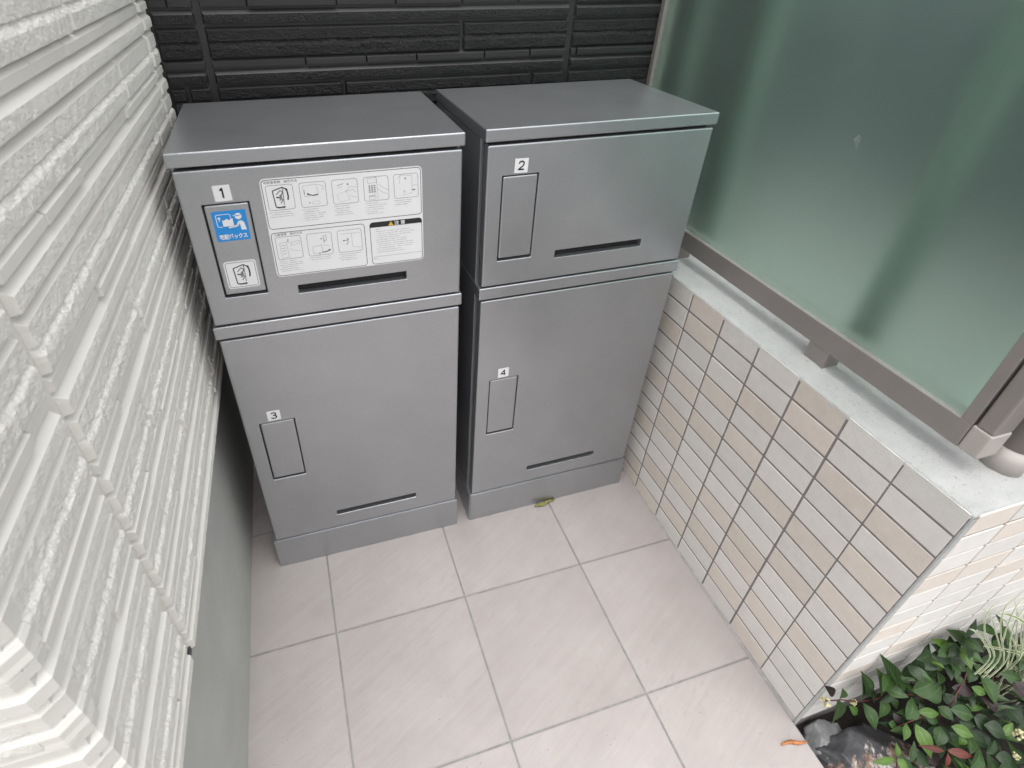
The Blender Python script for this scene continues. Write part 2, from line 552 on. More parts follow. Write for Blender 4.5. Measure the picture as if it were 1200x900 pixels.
def block_mesh(path, s0, s1, ztop, kind, seed, cell, var=0.0, flat0=False, flat1=False):
    """one moulded course piece; path(s, d, end) gives x, y of station s at depth d"""
    rows = []                 # (dz, depth, rough)
    if kind == 'wide':
        rows = [(0, -0.003, 0), (0, 0.0, 0), (0.0050, 0.0068, 0.3)]
        n = max(4, int(round(0.0455 / min(cell * 0.75, 0.006))))
        for i in range(1, n):
            t = i / n
            rows.append((0.0050 + 0.0455 * t, wide_depth(t), 1.0 if t < 0.45 or t > 0.64 else 1.4))
        rows += [(0.0503, 0.0078, 0.5), (0.0507, 0.0, 0), (0.0507, -0.003, 0)]
    elif kind == 'narrow':
        rows = [(0, -0.003, 0), (0, 0.0, 0), (0.0075, 0.0080, 0.2)]
        n = max(2, int(round(0.0147 / cell)))
        for i in range(1, n):
            rows.append((0.0075 + 0.0147 * i / n, 0.0082, 0.8))
        rows += [(0.0222, 0.0080, 0.4), (0.0227, 0.0, 0), (0.0227, -0.003, 0)]
    else:
        d = 0.0066 + var
        rows = [(0, -0.003, 0), (0, 0.0, 0), (0.0060, d, 0), (0.0160, d - 0.0003, 0), (0.0164, 0.0, 0), (0.0164, -0.003, 0)]
    eb = 0.0014 if kind == 'slim' else 0.0036
    e0 = 1.0 if flat0 else 0.0
    e1 = 1.0 if flat1 else 0.0
    st = [(s0, e0), (s0 + eb, 1.0)]
    n = 1 if kind == 'slim' else max(1, int((s1 - s0 - 2 * eb) / cell))
    for i in range(1, n):
        st.append((s0 + eb + (s1 - s0 - 2 * eb) * i / n, 1.0))
    st += [(s1 - eb, 1.0), (s1, e1)]
    v, f, mi = [], [], []
    R_ = len(rows)
    off = Vector((seed * 3.1, seed * 1.7, seed * 0.37))
    for (s, e) in st:
        for (dz, d, ro) in rows:
            dd = d
            z = ztop - dz
            if ro and e:
                q = Vector((s * 1.0, z, 0)) + off
                am = noise.noise(q * 95) * 0.0009 + noise.noise(q * 260) * 0.0006
                if ro > 1.2:
                    am += noise.noise(Vector((q.x * 150, q.y * 330, 3))) * 0.0012
                am += noise.noise(q * 14) * 0.0005
                dd = d + am * ro
            if e == 0.0 and d > 0:
                dd = d * 0.12
            x, y = path(s, dd)
            zz = z
            if 1.2 < ro and e:
                zz += noise.noise(Vector((s * 38 + seed, 7, 1))) * 0.0035
            v.append((x, y, zz))
    for i in range(len(st) - 1):
        for j in range(R_ - 1):
            a = i * R_ + j
            f.append((a, a + 1, a + R_ + 1, a + R_))
            rr = min(rows[j][2], rows[j + 1][2])
            mi.append(0 if (rr > 0 and 0 < i < len(st) - 2) else 1)
    f.append(tuple(range(R_)))
    f.append(tuple((len(st) - 1) * R_ + j for j in reversed(range(R_))))
    mi += [1, 1]
    return pymesh('block', v, f, mi)

def course_joints(rng, s0, s1, grooves, lo, hi, gap, start=None):
    """split s0..s1 at every groove and then into pieces of lo..hi"""
    gw = 0.006
    runs, a = [], s0
    for g_ in grooves:
        if s0 < g_ < s1:
            runs.append((a, g_ - gw)); a = g_ + gw
    runs.append((a, s1))
    out = []
    for (a, b) in runs:
        if b - a < 0.004: continue
        p = a
        first = True
        while True:
            L_ = rng.uniform(lo, hi)
            if first:
                L_ *= rng.uniform(0.45, 1.0)
                first = False
            if b - p - L_ < lo * 0.45:
                out.append((p, b)); break
            out.append((p, p + L_ - gap)); p += L_
    return out

def build_siding(wall, path, s0, s1, grooves, zlo, zhi, mats, seed, cell, fixed_wide=None, fixed_slim=None, corner=None):
    rng = random.Random(seed)
    k0 = int(math.floor((zlo - STRIP_TOP) / PER))
    k1 = int(math.ceil((zhi - STRIP_TOP) / PER))
    cnt = 0
    for k in range(k0, k1 + 1):
        zs = STRIP_TOP + k * PER
        for kind, dz, h, lo, hi, gap in (('slim', 0.0, 0.0164, 0.10, 0.17, 0.0006), ('narrow', -0.0208, 0.0227, 2, 3, 0.004),
                                         ('wide', -0.0492, 0.0507, 0.30, 0.55, 0.005)):
            zt = zs + dz
            if zt > zhi or zt - h < zlo:
                continue
            js = course_joints(rng, s0, s1, grooves, lo, hi, gap)
            key = (kind, k)
            if fixed_wide and key in fixed_wide:
                js = []
                cuts = sorted([s0, s1] + list(grooves) + list(fixed_wide[key]))
                cuts = [c for c in cuts if s0 <= c <= s1]
                for a, b in zip(cuts[:-1], cuts[1:]):
                    ga = 0.006 if a in grooves else (0 if a == s0 else gap / 2)
                    gb = 0.006 if b in grooves else (0 if b == s1 else gap / 2)
                    js.append((a + ga, b - gb))
            for (a, b) in js:
                if b - a < 0.012: continue
                cnt += 1
                me = block_mesh(path, a, b, zt, kind, seed * 13.7 + cnt * 1.31, cell, rng.choice((-0.0022, -0.001, 0, 0.0008, 0.0018)), corner == 0 and a == s0, corner == 1 and b == s1)
                link({'slim': 'slim_block', 'narrow': 'narrow_block', 'wide': 'wide_block'}[kind], me, wall, mats)
    return cnt

# --- white wall on the left: side face towards the passage, a mitred corner, front face towards the street
XW, AW = -1.0511 + 0.028, 0.0237      # face of the backing board at y = 0, slight turn of the wall
YC = 0.0
CH = 0.016                            # flat facet across the corner
SID_LO = 0.541
def side_path(s, d):
    return (XW + AW * s + d, s)
def front_path(s, d):                 # s < 0 runs away from the corner along -x
    return (XW + s, YC - d)

white_wall = thing('siding_wall', 'white moulded stone-pattern siding wall above a grey foundation, on the left', 'wall')
bm = bmesh.new()
foot = [(XW, YC), (XW + AW * 1.02, 1.02), (XW - 0.06 + AW * 1.02, 1.02), (XW - 0.06, YC + 0.06), (XW - 1.2, YC + 0.06), (XW - 1.2, YC)]
lo_ = [bm.verts.new((x, y, SID_LO)) for x, y in foot]
hi_ = [bm.verts.new((x, y, 2.0)) for x, y in foot]
bm.faces.new(list(reversed(lo_))); bm.faces.new(hi_)
for i in range(6):
    bm.faces.new((lo_[i], lo_[(i + 1) % 6], hi_[(i + 1) % 6], hi_[i]))
link('backing_board', bm_mesh('backing_board', bm), white_wall, M['white_smooth'])
WM = [M['white_rough'], M['white_smooth']]
WH = 1.56
build_siding(white_wall, side_path, CH + 0.002, 0.985, [0.175, 0.915], SID_LO - 0.02, WH, WM, 3, 0.0035,
             {('wide', 0): [0.80], ('wide', 1): [0.68], ('wide', -1): [0.42, 0.71], ('wide', -2): [0.33, 0.83]}, None, 0)
build_siding(white_wall, front_path, -0.75, -CH - 0.002, [-0.06, -0.60], SID_LO - 0.02, WH, WM, 5, 0.006, None, None, 1)

def corner_piece(zt, kind, wall, mats):
    """short return piece whose corner is cut flat at 45 degrees"""
    if kind == 'wide':
        rows = [(0, 0.0), (0.0050, 0.0072)] + [(0.0050 + 0.0455 * t, wide_depth(t)) for t in (0.2, 0.44, 0.5, 0.56, 0.66, 0.85)] + [(0.0503, 0.0090), (0.0507, 0.0)]
    elif kind == 'narrow':
        rows = [(0, 0), (0.0075, 0.0082), (0.0222, 0.0082), (0.0227, 0)]
    else:
        rows = [(0, 0), (0.006, 0.0066), (0.016, 0.0063), (0.0164, 0)]
    v, f = [], []
    for dz, d in rows:
        z = zt - dz
        c = CH
        v += [(XW + AW * (CH + 0.002) + d, YC + CH + 0.0019, z), (XW + d, YC - d + c * 0.8, z), (XW + d - c * 0.8, YC - d, z), (XW - CH - 0.0019, YC - d, z)]
    n = len(rows)
    for i in range(n - 1):
        for j in range(3):
            a = i * 4 + j
            f.append((a, a + 1, a + 5, a + 4))
    f.append((0, 3, 2, 1)); b = (n - 1) * 4
    f.append((b, b + 1, b + 2, b + 3))
    link('corner_block', pymesh('corner_block', v, f), wall, mats)

for k in range(-6, 5):
    zs = STRIP_TOP + k * PER
    for kind, dz, h in (('slim', 0, 0.0164), ('narrow', -0.0208, 0.0227), ('wide', -0.0492, 0.0507)):
        if zs + dz > WH or zs + dz - h < SID_LO - 0.02: continue
        corner_piece(zs + dz, kind, white_wall, M['white_smooth'])

# foundation below the white siding
bm = bmesh.new()
XF = -1.0511
foot = [(XF - 0.001, YC + 0.03), (XF + AW * 1.02, 1.02), (XF - 0.1, 1.02), (XF - 0.1, YC + 0.13), (XF - 1.2, YC + 0.13), (XF - 1.2, YC + 0.03)]
lo_ = [bm.verts.new((x, y, -0.1)) for x, y in foot]
hi_ = [bm.verts.new((x, y, 0.60)) for x, y in foot]
bm.faces.new(list(reversed(lo_))); bm.faces.new(hi_)
for i in range(6):
    bm.faces.new((lo_[i], lo_[(i + 1) % 6], hi_[(i + 1) % 6], hi_[i]))
link('foundation', bm_mesh('foundation', bm), white_wall, M['foundation'])
fl = pymesh('flashing', [(XF - 0.01, 0.035, 0.530), (XW + 0.004, 0.010, 0.530), (XW + 0.004 + AW, 1.0, 0.530), (XF - 0.01 + AW, 1.0, 0.530),
                         (XF - 0.01, 0.035, 0.5395), (XW + 0.004, 0.010, 0.5395), (XW + 0.004 + AW, 1.0, 0.5395), (XF - 0.01 + AW, 1.0, 0.5395)],
            [(3, 2, 1, 0), (4, 5, 6, 7), (0, 1, 5, 4), (1, 2, 6, 5), (2, 3, 7, 6), (3, 0, 4, 7)])
link('drip_flashing', fl, white_wall, M['flashing'])

# --- charcoal wall at the back
YB = 1.0 + 0.004
dark_wall = thing('siding_wall', 'charcoal black moulded stone-pattern siding wall behind the grey lockers', 'wall')
def back_path(s, d):
    return (s, YB - d)
bbox('backing_board', -1.02, 0.41, YB, YB + 0.08, 0.02, 2.45, 0, 1, M['dark_smooth'], dark_wall)
build_siding(dark_wall, back_path, -0.993, 0.40, [-0.914, -0.164], 0.58, 1.62, [M['dark_rough'], M['dark_smooth']], 8, 0.0045,
             {('wide', 1): [-0.411], ('wide', 0): [-0.9616, -0.663, -0.247],
              ('slim', 0): [-0.734, -0.613, -0.509, -0.361, -0.256, -0.144], ('slim', 1): [-0.962, -0.826, -0.663, -0.548, -0.412, -0.29]})

# ------------------------------------------------------------------ tiled low wall on the right
Z12, TP = 0.0579, 0.05
WALL_TOP = 0.6545
low_wall = thing('low_wall', 'knee-high wall clad in ribbed cream and beige tiles, with rough mortar top', 'wall')
def ell(name, x0, y0, t, xe, ye, z0, z1, mat, parent):
    bm = bmesh.new()
    foot = [(x0, y0), (xe, y0), (xe, y0 + t), (x0 + t, y0 + t), (x0 + t, ye), (x0, ye)]
    a = [bm.verts.new((x, y, z0)) for x, y in foot]
    b = [bm.verts.new((x, y, z1)) for x, y in foot]
    bm.faces.new(list(reversed(a))); bm.faces.new(b)
    for i in range(6):
        bm.faces.new((a[i], a[(i + 1) % 6], b[(i + 1) % 6], b[i]))
    return link(name, bm_mesh(name, bm), parent, mat)
ell('wall_core', 0.0018, 0.0002, 0.155, 1.3, 1.0, -0.1, 0.650, M['wall_grout'], low_wall)

# rough mortar coping, one trowelled sheet over both legs
def coping():
    c = 0.006
    nx, ny = int(1.3 / c), int(1.0 / c)
    idx, v, f = {}, [], []
    T = 0.168
    def inside(i, j):
        return (i * c <= T) or (j * c <= T)
    for i in range(nx + 1):
        for j in range(ny + 1):
            if not inside(i, j): continue
            x, y = 0.0010 + i * c, 0.0010 + j * c
            q = Vector((x, y, 0))
            e = min(x if y > T else min(x, 9), y if x > T else 9)
            if x <= T and y <= T: e = min(x, y)
            z = WALL_TOP + 0.0020 + noise.noise(q * 22) * 0.0016 + noise.noise(q * 70) * 0.0008
            z += 0.0035 * max(0, min(1, e / 0.05)) + noise.noise(q * 9) * 0.002 * min(1, e / .03)
            if e < 0.004:
                z = WALL_TOP + 0.0016 + noise.noise(q * 60) * 0.0005
                wob = 0.0009 * noise.noise(q * 45 + Vector((5, 5, 5)))
                if x < 0.004: x += wob
                if y < 0.004: y += wob
            idx[(i, j)] = len(v); v.append((x, y, z))
    top = len(v)
    for (i, j) in list(idx):
        ks = [(i, j), (i + 1, j), (i + 1, j + 1), (i, j + 1)]
        if all(k in idx for k in ks):
            f.append(tuple(idx[k] for k in ks))
    me = pymesh('mortar_coping', v, f, None, True)
    bm = bmesh.new(); bm.from_mesh(me)
    es = [e for e in bm.edges if len(e.link_faces) == 1]
    r = bmesh.ops.extrude_edge_only(bm, edges=es)
    for g_ in r['geom']:
        if isinstance(g_, bmesh.types.BMVert):
            g_.co.z = 0.6485
    bmesh.ops.recalc_face_normals(bm, faces=bm.faces[:])
    bm.to_mesh(me); bm.free()
    return me
link('mortar_coping', coping(), low_wall, M['mortar'])

def rib_tile(w, h, th, ribs=14):
    """tile lying in local x (length) / z (height), ribbed face towards -y, back at y = 0"""
    v, f = [], []
    prof = [(0.0, 0.0), (0.0, th - 0.0016), (0.0007, th - 0.0004)]
    p = h / ribs
    for i in range(ribs):
        a = i * p
        if i: prof += [(a + p * 0.02, th - 0.0017), (a + p * 0.24, th)]
        prof += [(a + p * 0.82, th)]
        if i < ribs - 1: prof += [(a + p * 0.99, th - 0.0017)]
    prof += [(h - 0.0007, th - 0.0004), (h, th - 0.0016), (h, 0.0)]
    n = len(prof)
    for x, ins in ((0, 0.0), (0.0007, 0.0), (w - 0.0007, 0.0), (w, 0.0)):
        for z, d in prof:
            dd = d - (0.0010 if x in (0, w) and d > 0.002 else 0)
            v.append((x, -dd, z))
    for i in range(3):
        for j in range(n - 1):
            a = i * n + j
            f.append((a, a + n, a + n + 1, a + 1))
    f.append(tuple(range(n))); f.append(tuple(3 * n + j for j in reversed(range(n))))
    me = pymesh('tile', v, f)
    return me

TW, TH, TT = 0.0952, 0.0455, 0.0062
tile_me = {}
for k in ('cream', 'beige'):
    m1 = rib_tile(TW, TH, TT); m1.materials.append(M['tile_' + k]); tile_me[('full', k)] = m1
    m2 = rib_tile(0.0825, TH, TT); m2.materials.append(M['tile_' + k]); tile_me[('first', k)] = m2
# beige tiles read off the photograph: course column -> rows from the top
BEIGE = {0: (2, 4, 6, 9), 1: (2, 5, 7, 10, 12), 2: (0, 1, 5, 8, 9, 11), 3: (2, 4, 8, 10), 4: (3, 5, 9, 11), 5: (0, 1, 4, 6, 7, 10, 12), 6: (2, 5, 8, 11, 12)}
rng = random.Random(21)
for c_ in range(10):
    for r_ in range(13):
        z0 = Z12 + TP * (11 - r_) + 0.00225
        bei = (r_ in BEIGE[c_]) if c_ in BEIGE else rng.random() < 0.33
        y0 = 0.1 * c_ + (0.0045 if c_ else 0.0065) - 0.0025
        me = tile_me[('full' if c_ else 'full', 'beige' if bei else 'cream')]
        o = link('tile', me, low_wall)
        # face towards -x: local x -> +y reversed so that ribs stay level
        o.location = (TT + 0.0002 + rng.uniform(-0.0004, 0.0004), y0 + TW, z0)
        o.rotation_euler = (0, 0, radians(-90))
bm = bmesh.new()
NS = 150
for i in range(NS + 1):
    z = -.02 + (.652 + .02) * i / NS
    w_ = noise.noise(Vector((z * 120, 3, 1))) * .0006 + noise.noise(Vector((z * 400, 8, 1))) * .0004
    dd = noise.noise(Vector((z * 150, 1, 5))) * .0004
    for (x, y) in ((.0012, .0026 + w_), (.0006 + dd, .0022 + w_), (.0006 + dd, -.0004 + dd), (.0014, -.0010 + dd), (.0098, -.0011 + dd), (.0098, .0030)):
        bm.verts.new((x, y, z))
bm.verts.ensure_lookup_table()
for i in range(NS):
    for j in range(5):
        a = i * 6 + j
        bm.faces.new([bm.verts[k] for k in (a, a + 1, a + 7, a + 6)])
link('corner_joint', bm_mesh('corner_joint', bm), low_wall, M['mortar'])
FB = {(0, 0), (0, 3), (1, 1), (1, 3), (0, 6), (2, 2), (2, 4), (1, 8), (0, 9), (3, 0), (3, 5), (4, 2), (5, 3), (5, 6), (6, 1), (6, 5), (7, 3)}
for c_ in range(8):
    for r_ in range(13):
        z0 = Z12 + TP * (11 - r_) + 0.00225
        bei = (c_, r_) in FB
        x0 = 0.0105 if c_ == 0 else 0.0955 + 0.1 * (c_ - 1) + 0.0025
        o = link('tile', tile_me[('first' if c_ == 0 else 'full', 'beige' if bei else 'cream')], low_wall)
        o.location = (x0, TT + 0.0002 - 0.0018 + rng.uniform(-0.0003, 0.0003), z0)
# pale mortar line where the tiled face meets the paving
v, f = [], []
NB = 120
for i in range(NB + 1):
    y = 0.002 + 0.99 * i / NB
    w_ = noise.noise(Vector((y * 60, 2, 2))) * .0012
    z = floor_z(y)
    v += [(0.003, y, max(.0105, z + .004)), (-0.0004, y, max(.0100, z + .004) + w_ * .5), (-0.0042 + w_, y, z + .0004), (-0.0042 + w_, y, z - .006), (0.003, y, z - .006)]
for i in range(NB):
    for j in range(4):
        a = i * 5 + j
        f.append((a, a + 1, a + 6, a + 5))
link('base_joint', pymesh('base_joint', v, f), low_wall, M['base_mortar'])
# ------------------------------------------------------------------ frosted glass fence on the low wall
fence = thing('glass_fence', 'green frosted glass screen in a bronze frame on the low wall beside the lockers', 'fence')
RZ0, RZ1 = 0.6925, 0.7335
GT = 1.6
bbox('bottom_rail', 0.050, 0.087, 0.0822, 0.998, RZ0, RZ1, 0.0012, 2, M['bronze'], fence)
bbox('glass_pane', 0.0600, 0.0680, 0.0975, 0.985, RZ1 - 0.004, GT, 0.0008, 1, M['glass'], fence)
bbox('top_rail', 0.050, 0.087, 0.0822, 0.998, GT, GT + 0.04, 0.0012, 2, M['bronze'], fence)
bbox('stile', 0.0505, 0.0865, 0.0824, 0.0985, RZ1, GT, 0.001, 2, M['bronze'], fence)
bbox('stile', 0.0505, 0.0865, 0.984, 0.9975, RZ1, GT, 0.001, 2, M['bronze'], fence)
bbox('corner_cap', 0.0492, 0.0880, 0.0545, 0.0818, RZ0, RZ1 + 0.003, 0.004, 3, M['bronze_pale'], fence)
bbox('end_post', 0.0500, 0.0872, 0.0553, 0.0790, RZ1 + 0.003, GT + 0.04, 0.004, 3, M['bronze'], fence)
sm = unproject(1005, 166, 0); dsm = (sm - CAM_POS).normalized(); sm = CAM_POS + dsm * ((0.0598 - CAM_POS.x) / dsm.x)
sv = [(0.0598, sm.y, sm.z)] + [(0.0598, sm.y + cos(a) * .0075 * (1 + .5 * sin(3 * a + 1)) * .7, sm.z + sin(a) * .0095 * (1 + .35 * sin(2 * a))) for a in [2 * pi * i / 24 for i in range(24)]]
sv += [(0.0601, y, z) for _, y, z in sv[1:]]
sf = [(0, 1 + i, 1 + (i + 1) % 24) for i in range(24)] + [(1 + i, 25 + i, 25 + (i + 1) % 24, 1 + (i + 1) % 24) for i in range(24)]
link('smudge', pymesh('smudge', sv, sf), fence, M['smudge'])
for yb in (0.307, 0.738):
    bbox('support_block', 0.0505, 0.0865, yb, yb + 0.042, 0.6545, RZ0, 0.001, 1, M['bronze'], fence)
    bbox('support_post', 0.128, 0.160, yb + 0.002, yb + 0.040, 0.6555, GT, 0.002, 2, M['post'], fence)
bbox('support_post', 0.128, 0.160, 0.955, 0.99, 0.6555, GT, 0.002, 2, M['post'], fence)
cyl('round_post', (0.128, 0.058), 0.0235, 0.70, GT + 0.04, M['bronze'], fence, 40)
cyl('round_post_cap', (0.128, 0.058), 0.0262, 0.6548, 0.7005, M['bronze_pale'], fence, 40, 0.0012)

fence2 = thing('glass_fence', 'second frosted glass screen running along the street front of the low wall', 'fence')
bbox('bottom_rail', 0.158, 1.25, 0.045, 0.080, RZ0, RZ1, 0.0012, 2, M['bronze'], fence2)
bbox('corner_cap', 0.155, 0.185, 0.043, 0.082, RZ0 - 0.004, RZ1 + 0.003, 0.004, 3, M['bronze_pale'], fence2)
bbox('glass_pane', 0.19, 1.25, 0.058, 0.066, RZ1 - 0.004, GT, 0.0008, 1, M['glass'], fence2)
bbox('top_rail', 0.158, 1.25, 0.045, 0.080, GT, GT + 0.04, 0.0012, 2, M['bronze'], fence2)
bbox('stile', 0.160, 0.19, 0.0455, 0.0795, RZ1 + 0.003, GT, 0.001, 2, M['bronze'], fence2)
for xb in (0.5, 0.95):
    bbox('support_block', xb, xb + 0.042, 0.0455, 0.0795, 0.6545, RZ0, 0.001, 1, M['bronze'], fence2)

# dark neighbouring wall that shows blurred through the glass
nb = thing('boundary_wall', 'dark plastered wall showing blurred through the frosted glass', 'wall', (2.6, 0, -0.12))
bbox('plaster_face', 0.0, 0.15, -1.2, 6.0, 0.0, 1.9, 0.004, 1, M['plaster_dark'], nb)
bbox('plinth', -0.03, 0.0, -1.2, 6.0, 0.0, 0.18, 0.004, 1, M['plaster_dark'], nb)
bbox('coping', -0.03, 0.18, -1.22, 6.02, 1.9, 1.95, 0.004, 1, M['plaster_dark'], nb)

# ------------------------------------------------------------------ lockers
LW_, LD, LT = 0.4483, 0.3044, 0.0214
def cut_door(name, x0, x1, z0, z1, y0, y1, holes):
    bm = bmesh.new(); box_bm(bm, x0, x1, y0, y1, z0, z1)
    bmesh.ops.bevel(bm, geom=bm.edges[:], offset=.0030, segments=5, profile=.5, affect='EDGES')
    o = link(name, bm_mesh(name, bm))
    tmp = []
    for (a, b, c, d, depth) in holes:
        bm = bmesh.new(); box_bm(bm, a, b, y0 - 0.02, y0 + depth, c, d)
        h = link('cutter', bm_mesh('cutter', bm)); tmp.append(h)
        md = o.modifiers.new('b', 'BOOLEAN'); md.operation = 'DIFFERENCE'; md.object = h; md.solver = 'EXACT'
    bv = o.modifiers.new('v', 'BEVEL'); bv.width = 0.0016; bv.segments = 3; bv.limit_method = 'ANGLE'; bv.angle_limit = radians(60)
    me = evaluated(o)
    for t_ in tmp + [o]:
        bpy.data.objects.remove(t_, do_unlink=True)
    me.materials.clear(); me.materials.append(M['silver'])
    for p in me.polygons:
        p.use_smooth = False
    return me

DF = 0.0012                          # door face behind the lid's front edge
TOPZ = 1.0063                        # lid top above the floor at the locker's foot
def dz(d): return TOPZ - d
HX0, HX1 = 0.0335, 0.1020
UP = dict(z1=dz(0.0268), z0=dz(0.2958), h=(dz(0.2435), dz(0.0800)), s=(dz(0.2528), dz(0.2368)), lab=dz(0.0763))
LO = dict(z1=dz(0.3290), z0=dz(0.9058), h=(dz(0.7020), dz(0.5365)), s=(dz(0.8632), dz(0.8482)), lab=dz(0.5318))
SX0, SX1 = 0.1525, 0.3425
door_me = []
for D in (UP, LO):
    door_me.append(cut_door('door', 0.0048, 0.4440, D['z0'], D['z1'], DF, DF + 0.018,
                            [(HX0, HX1, D['h'][0], D['h'][1], 0.011), (SX0, SX1, D['s'][0], D['s'][1], 0.013)]))

def text_mesh(s, size, bold=0.0):
    cu = bpy.data.curves.new('txt', 'FONT')
    cu.body = s; cu.size = size; cu.offset = bold
    cu.resolution_u = 3
    o = bpy.data.objects.new('txt', cu); COL.objects.link(o)
    me = evaluated(o)
    bpy.data.objects.remove(o, do_unlink=True)
    v = [tuple(p.co) for p in me.vertices]; f = [tuple(p.vertices) for p in me.polygons]
    bpy.data.meshes.remove(me)
    return v, f

class Print:
    """flat print on a sticker: x to the right, y upwards from the sticker's lower left corner, in metres"""
    def __init__(s, mats): s.v, s.f, s.mi, s.mats, s.layer = [], [], [], mats, 0
    def poly(s, pts, mat, lay):
        b = len(s.v); y = -0.00028 - 0.00014 * lay
        s.v += [(x, y, z) for x, z in pts]; s.f.append(tuple(range(b, b + len(pts)))); s.mi.append(mat)
    def rect(s, x0, z0, x1, z1, mat, lay): s.poly([(x0, z0), (x1, z0), (x1, z1), (x0, z1)], mat, lay)
    @staticmethod
    def rr(x0, z0, x1, z1, r, n=5):
        P = []
        for cx, cz, a0 in ((x1 - r, z0 + r, -90), (x1 - r, z1 - r, 0), (x0 + r, z1 - r, 90), (x0 + r, z0 + r, 180)):
            for i in range(n + 1):
                a = radians(a0 + 90 * i / n); P.append((cx + r * cos(a), cz + r * sin(a)))
        return P
    def round(s, x0, z0, x1, z1, r, mat, lay): s.poly(s.rr(x0, z0, x1, z1, r), mat, lay)
    def frame(s, x0, z0, x1, z1, r, w, mat, lay):
        a = s.rr(x0, z0, x1, z1, r); b = s.rr(x0 + w, z0 + w, x1 - w, z1 - w, max(r - w, 0.0001)); n = len(a)
        for i in range(n):
            j = (i + 1) % n; s.poly([a[i], a[j], b[j], b[i]], mat, lay)
    def line(s, pts, w, mat, lay):
        for (a, b) in zip(pts[:-1], pts[1:]):
            d = Vector((b[0] - a[0], b[1] - a[1]));
            if d.length < 1e-7: continue
            d.normalize(); n = Vector((-d.y, d.x)) * (w / 2)
            s.poly([(a[0] + n.x, a[1] + n.y), (a[0] - n.x, a[1] - n.y), (b[0] - n.x, b[1] - n.y), (b[0] + n.x, b[1] + n.y)], mat, lay)
    def disc(s, cx, cz, r, mat, lay, n=20, sx=1): s.poly([(cx + sx * r * cos(2 * pi * i / n), cz + r * sin(2 * pi * i / n)) for i in range(n)], mat, lay)
    def text(s, t, x, z, size, mat, lay, bold=0.0, width=None, center=False):
        v, f = text_mesh(t, size, bold)
        if not v: return
        xs = [p[0] for p in v]; zs = [p[1] for p in v]
        k = (width / (max(xs) - min(xs))) if width else 1
        ox = x - (min(xs) * k) if not center else x - k * (min(xs) + max(xs)) / 2
        oz = z if not center else z - (min(zs) + max(zs)) / 2
        b = len(s.v); y = -0.00028 - 0.00014 * lay
        s.v += [(ox + p[0] * k, y, oz + p[1]) for p in v]
        for q in f: s.f.append(tuple(b + i for i in q)); s.mi.append(mat)
    def arrow(s, pts, w, head, mat, lay):
        s.line(pts[:-1] + [pts[-1]], w, mat, lay)
        a, b = Vector(pts[-2]), Vector(pts[-1]); d = (b - a).normalized(); n = Vector((-d.y, d.x))
        tip = b + d * head
        s.poly([tuple(b + n * head * .6), tuple(b - n * head * .6), tuple(tip)], mat, lay)
    def tiny(s, x, z, w, rng, mat, lay, h=0.0015):
        """one row of print too small to read: broken short strokes"""
        p = x
        while p < x + w:
            l = rng.uniform(0.0007, 0.0016)
            s.rect(p, z + rng.uniform(0, .0002), min(p + l, x + w), z + h * rng.uniform(.45, .8), mat, lay)
            p += l + rng.uniform(0.0004, 0.0009)
            if rng.random() < .04: p += .002
    def sheet(s, outline, mat, th=0.00025):
        b = len(s.v); n = len(outline)
        s.v += [(x, -th, z) for x, z in outline] + [(x, 0.0, z) for x, z in outline]
        s.f.append(tuple(range(b, b + n))); s.mi.append(mat)
        for i in range(n):
            j = (i + 1) % n; s.f.append((b + i, b + j, b + n + j, b + n + i)); s.mi.append(mat)
    def build(s, name, parent, loc):
        me = pymesh(name, s.v, s.f, s.mi)
        o = link(name, me, parent, s.mats); o.location = loc
        return o

PM = [M['paper'], M['ink'], M['ink_grey'], M['blue'], M['yellow'], M['ink_mid']]
def number_label(parent, digit, x, z):
    p = Print(PM); w = 0.0248
    p.sheet([(0, 0), (w, 0), (w, w), (0, w)], 0)
    G = {'1': [[(-.16, .24), (.04, .42), (.04, -.42)]],
         '2': [[(-.26, .2), (-.2, .34), (-.06, .42), (.1, .41), (.23, .32), (.26, .17), (.2, .02), (-.27, -.38), (.29, -.38)]],
         '3': [[(-.25, .28), (-.12, .4), (.06, .42), (.2, .34), (.23, .2), (.14, .07), (-.04, .03), (.14, 0), (.26, -.12), (.25, -.28), (.12, -.4), (-.08, -.42), (-.24, -.34), (-.28, -.24)]],
         '4': [[(.12, -.42), (.12, .4), (-.31, -.17), (.32, -.17)]]}[digit]
    for st in G:
        q = [(w / 2 + a * .0175, w / 2 + b * .0175) for a, b in st]
        p.line(q, .0026, 1, 1)
        for a in q[1:-1]: p.disc(a[0], a[1], .0013, 1, 2, 10)
    o = p.build('number_label', parent, (x, DF, z))
    o.rotation_euler = (0, radians(random.Random(int(digit)).uniform(-1.5, 1.5)), 0)
    return o

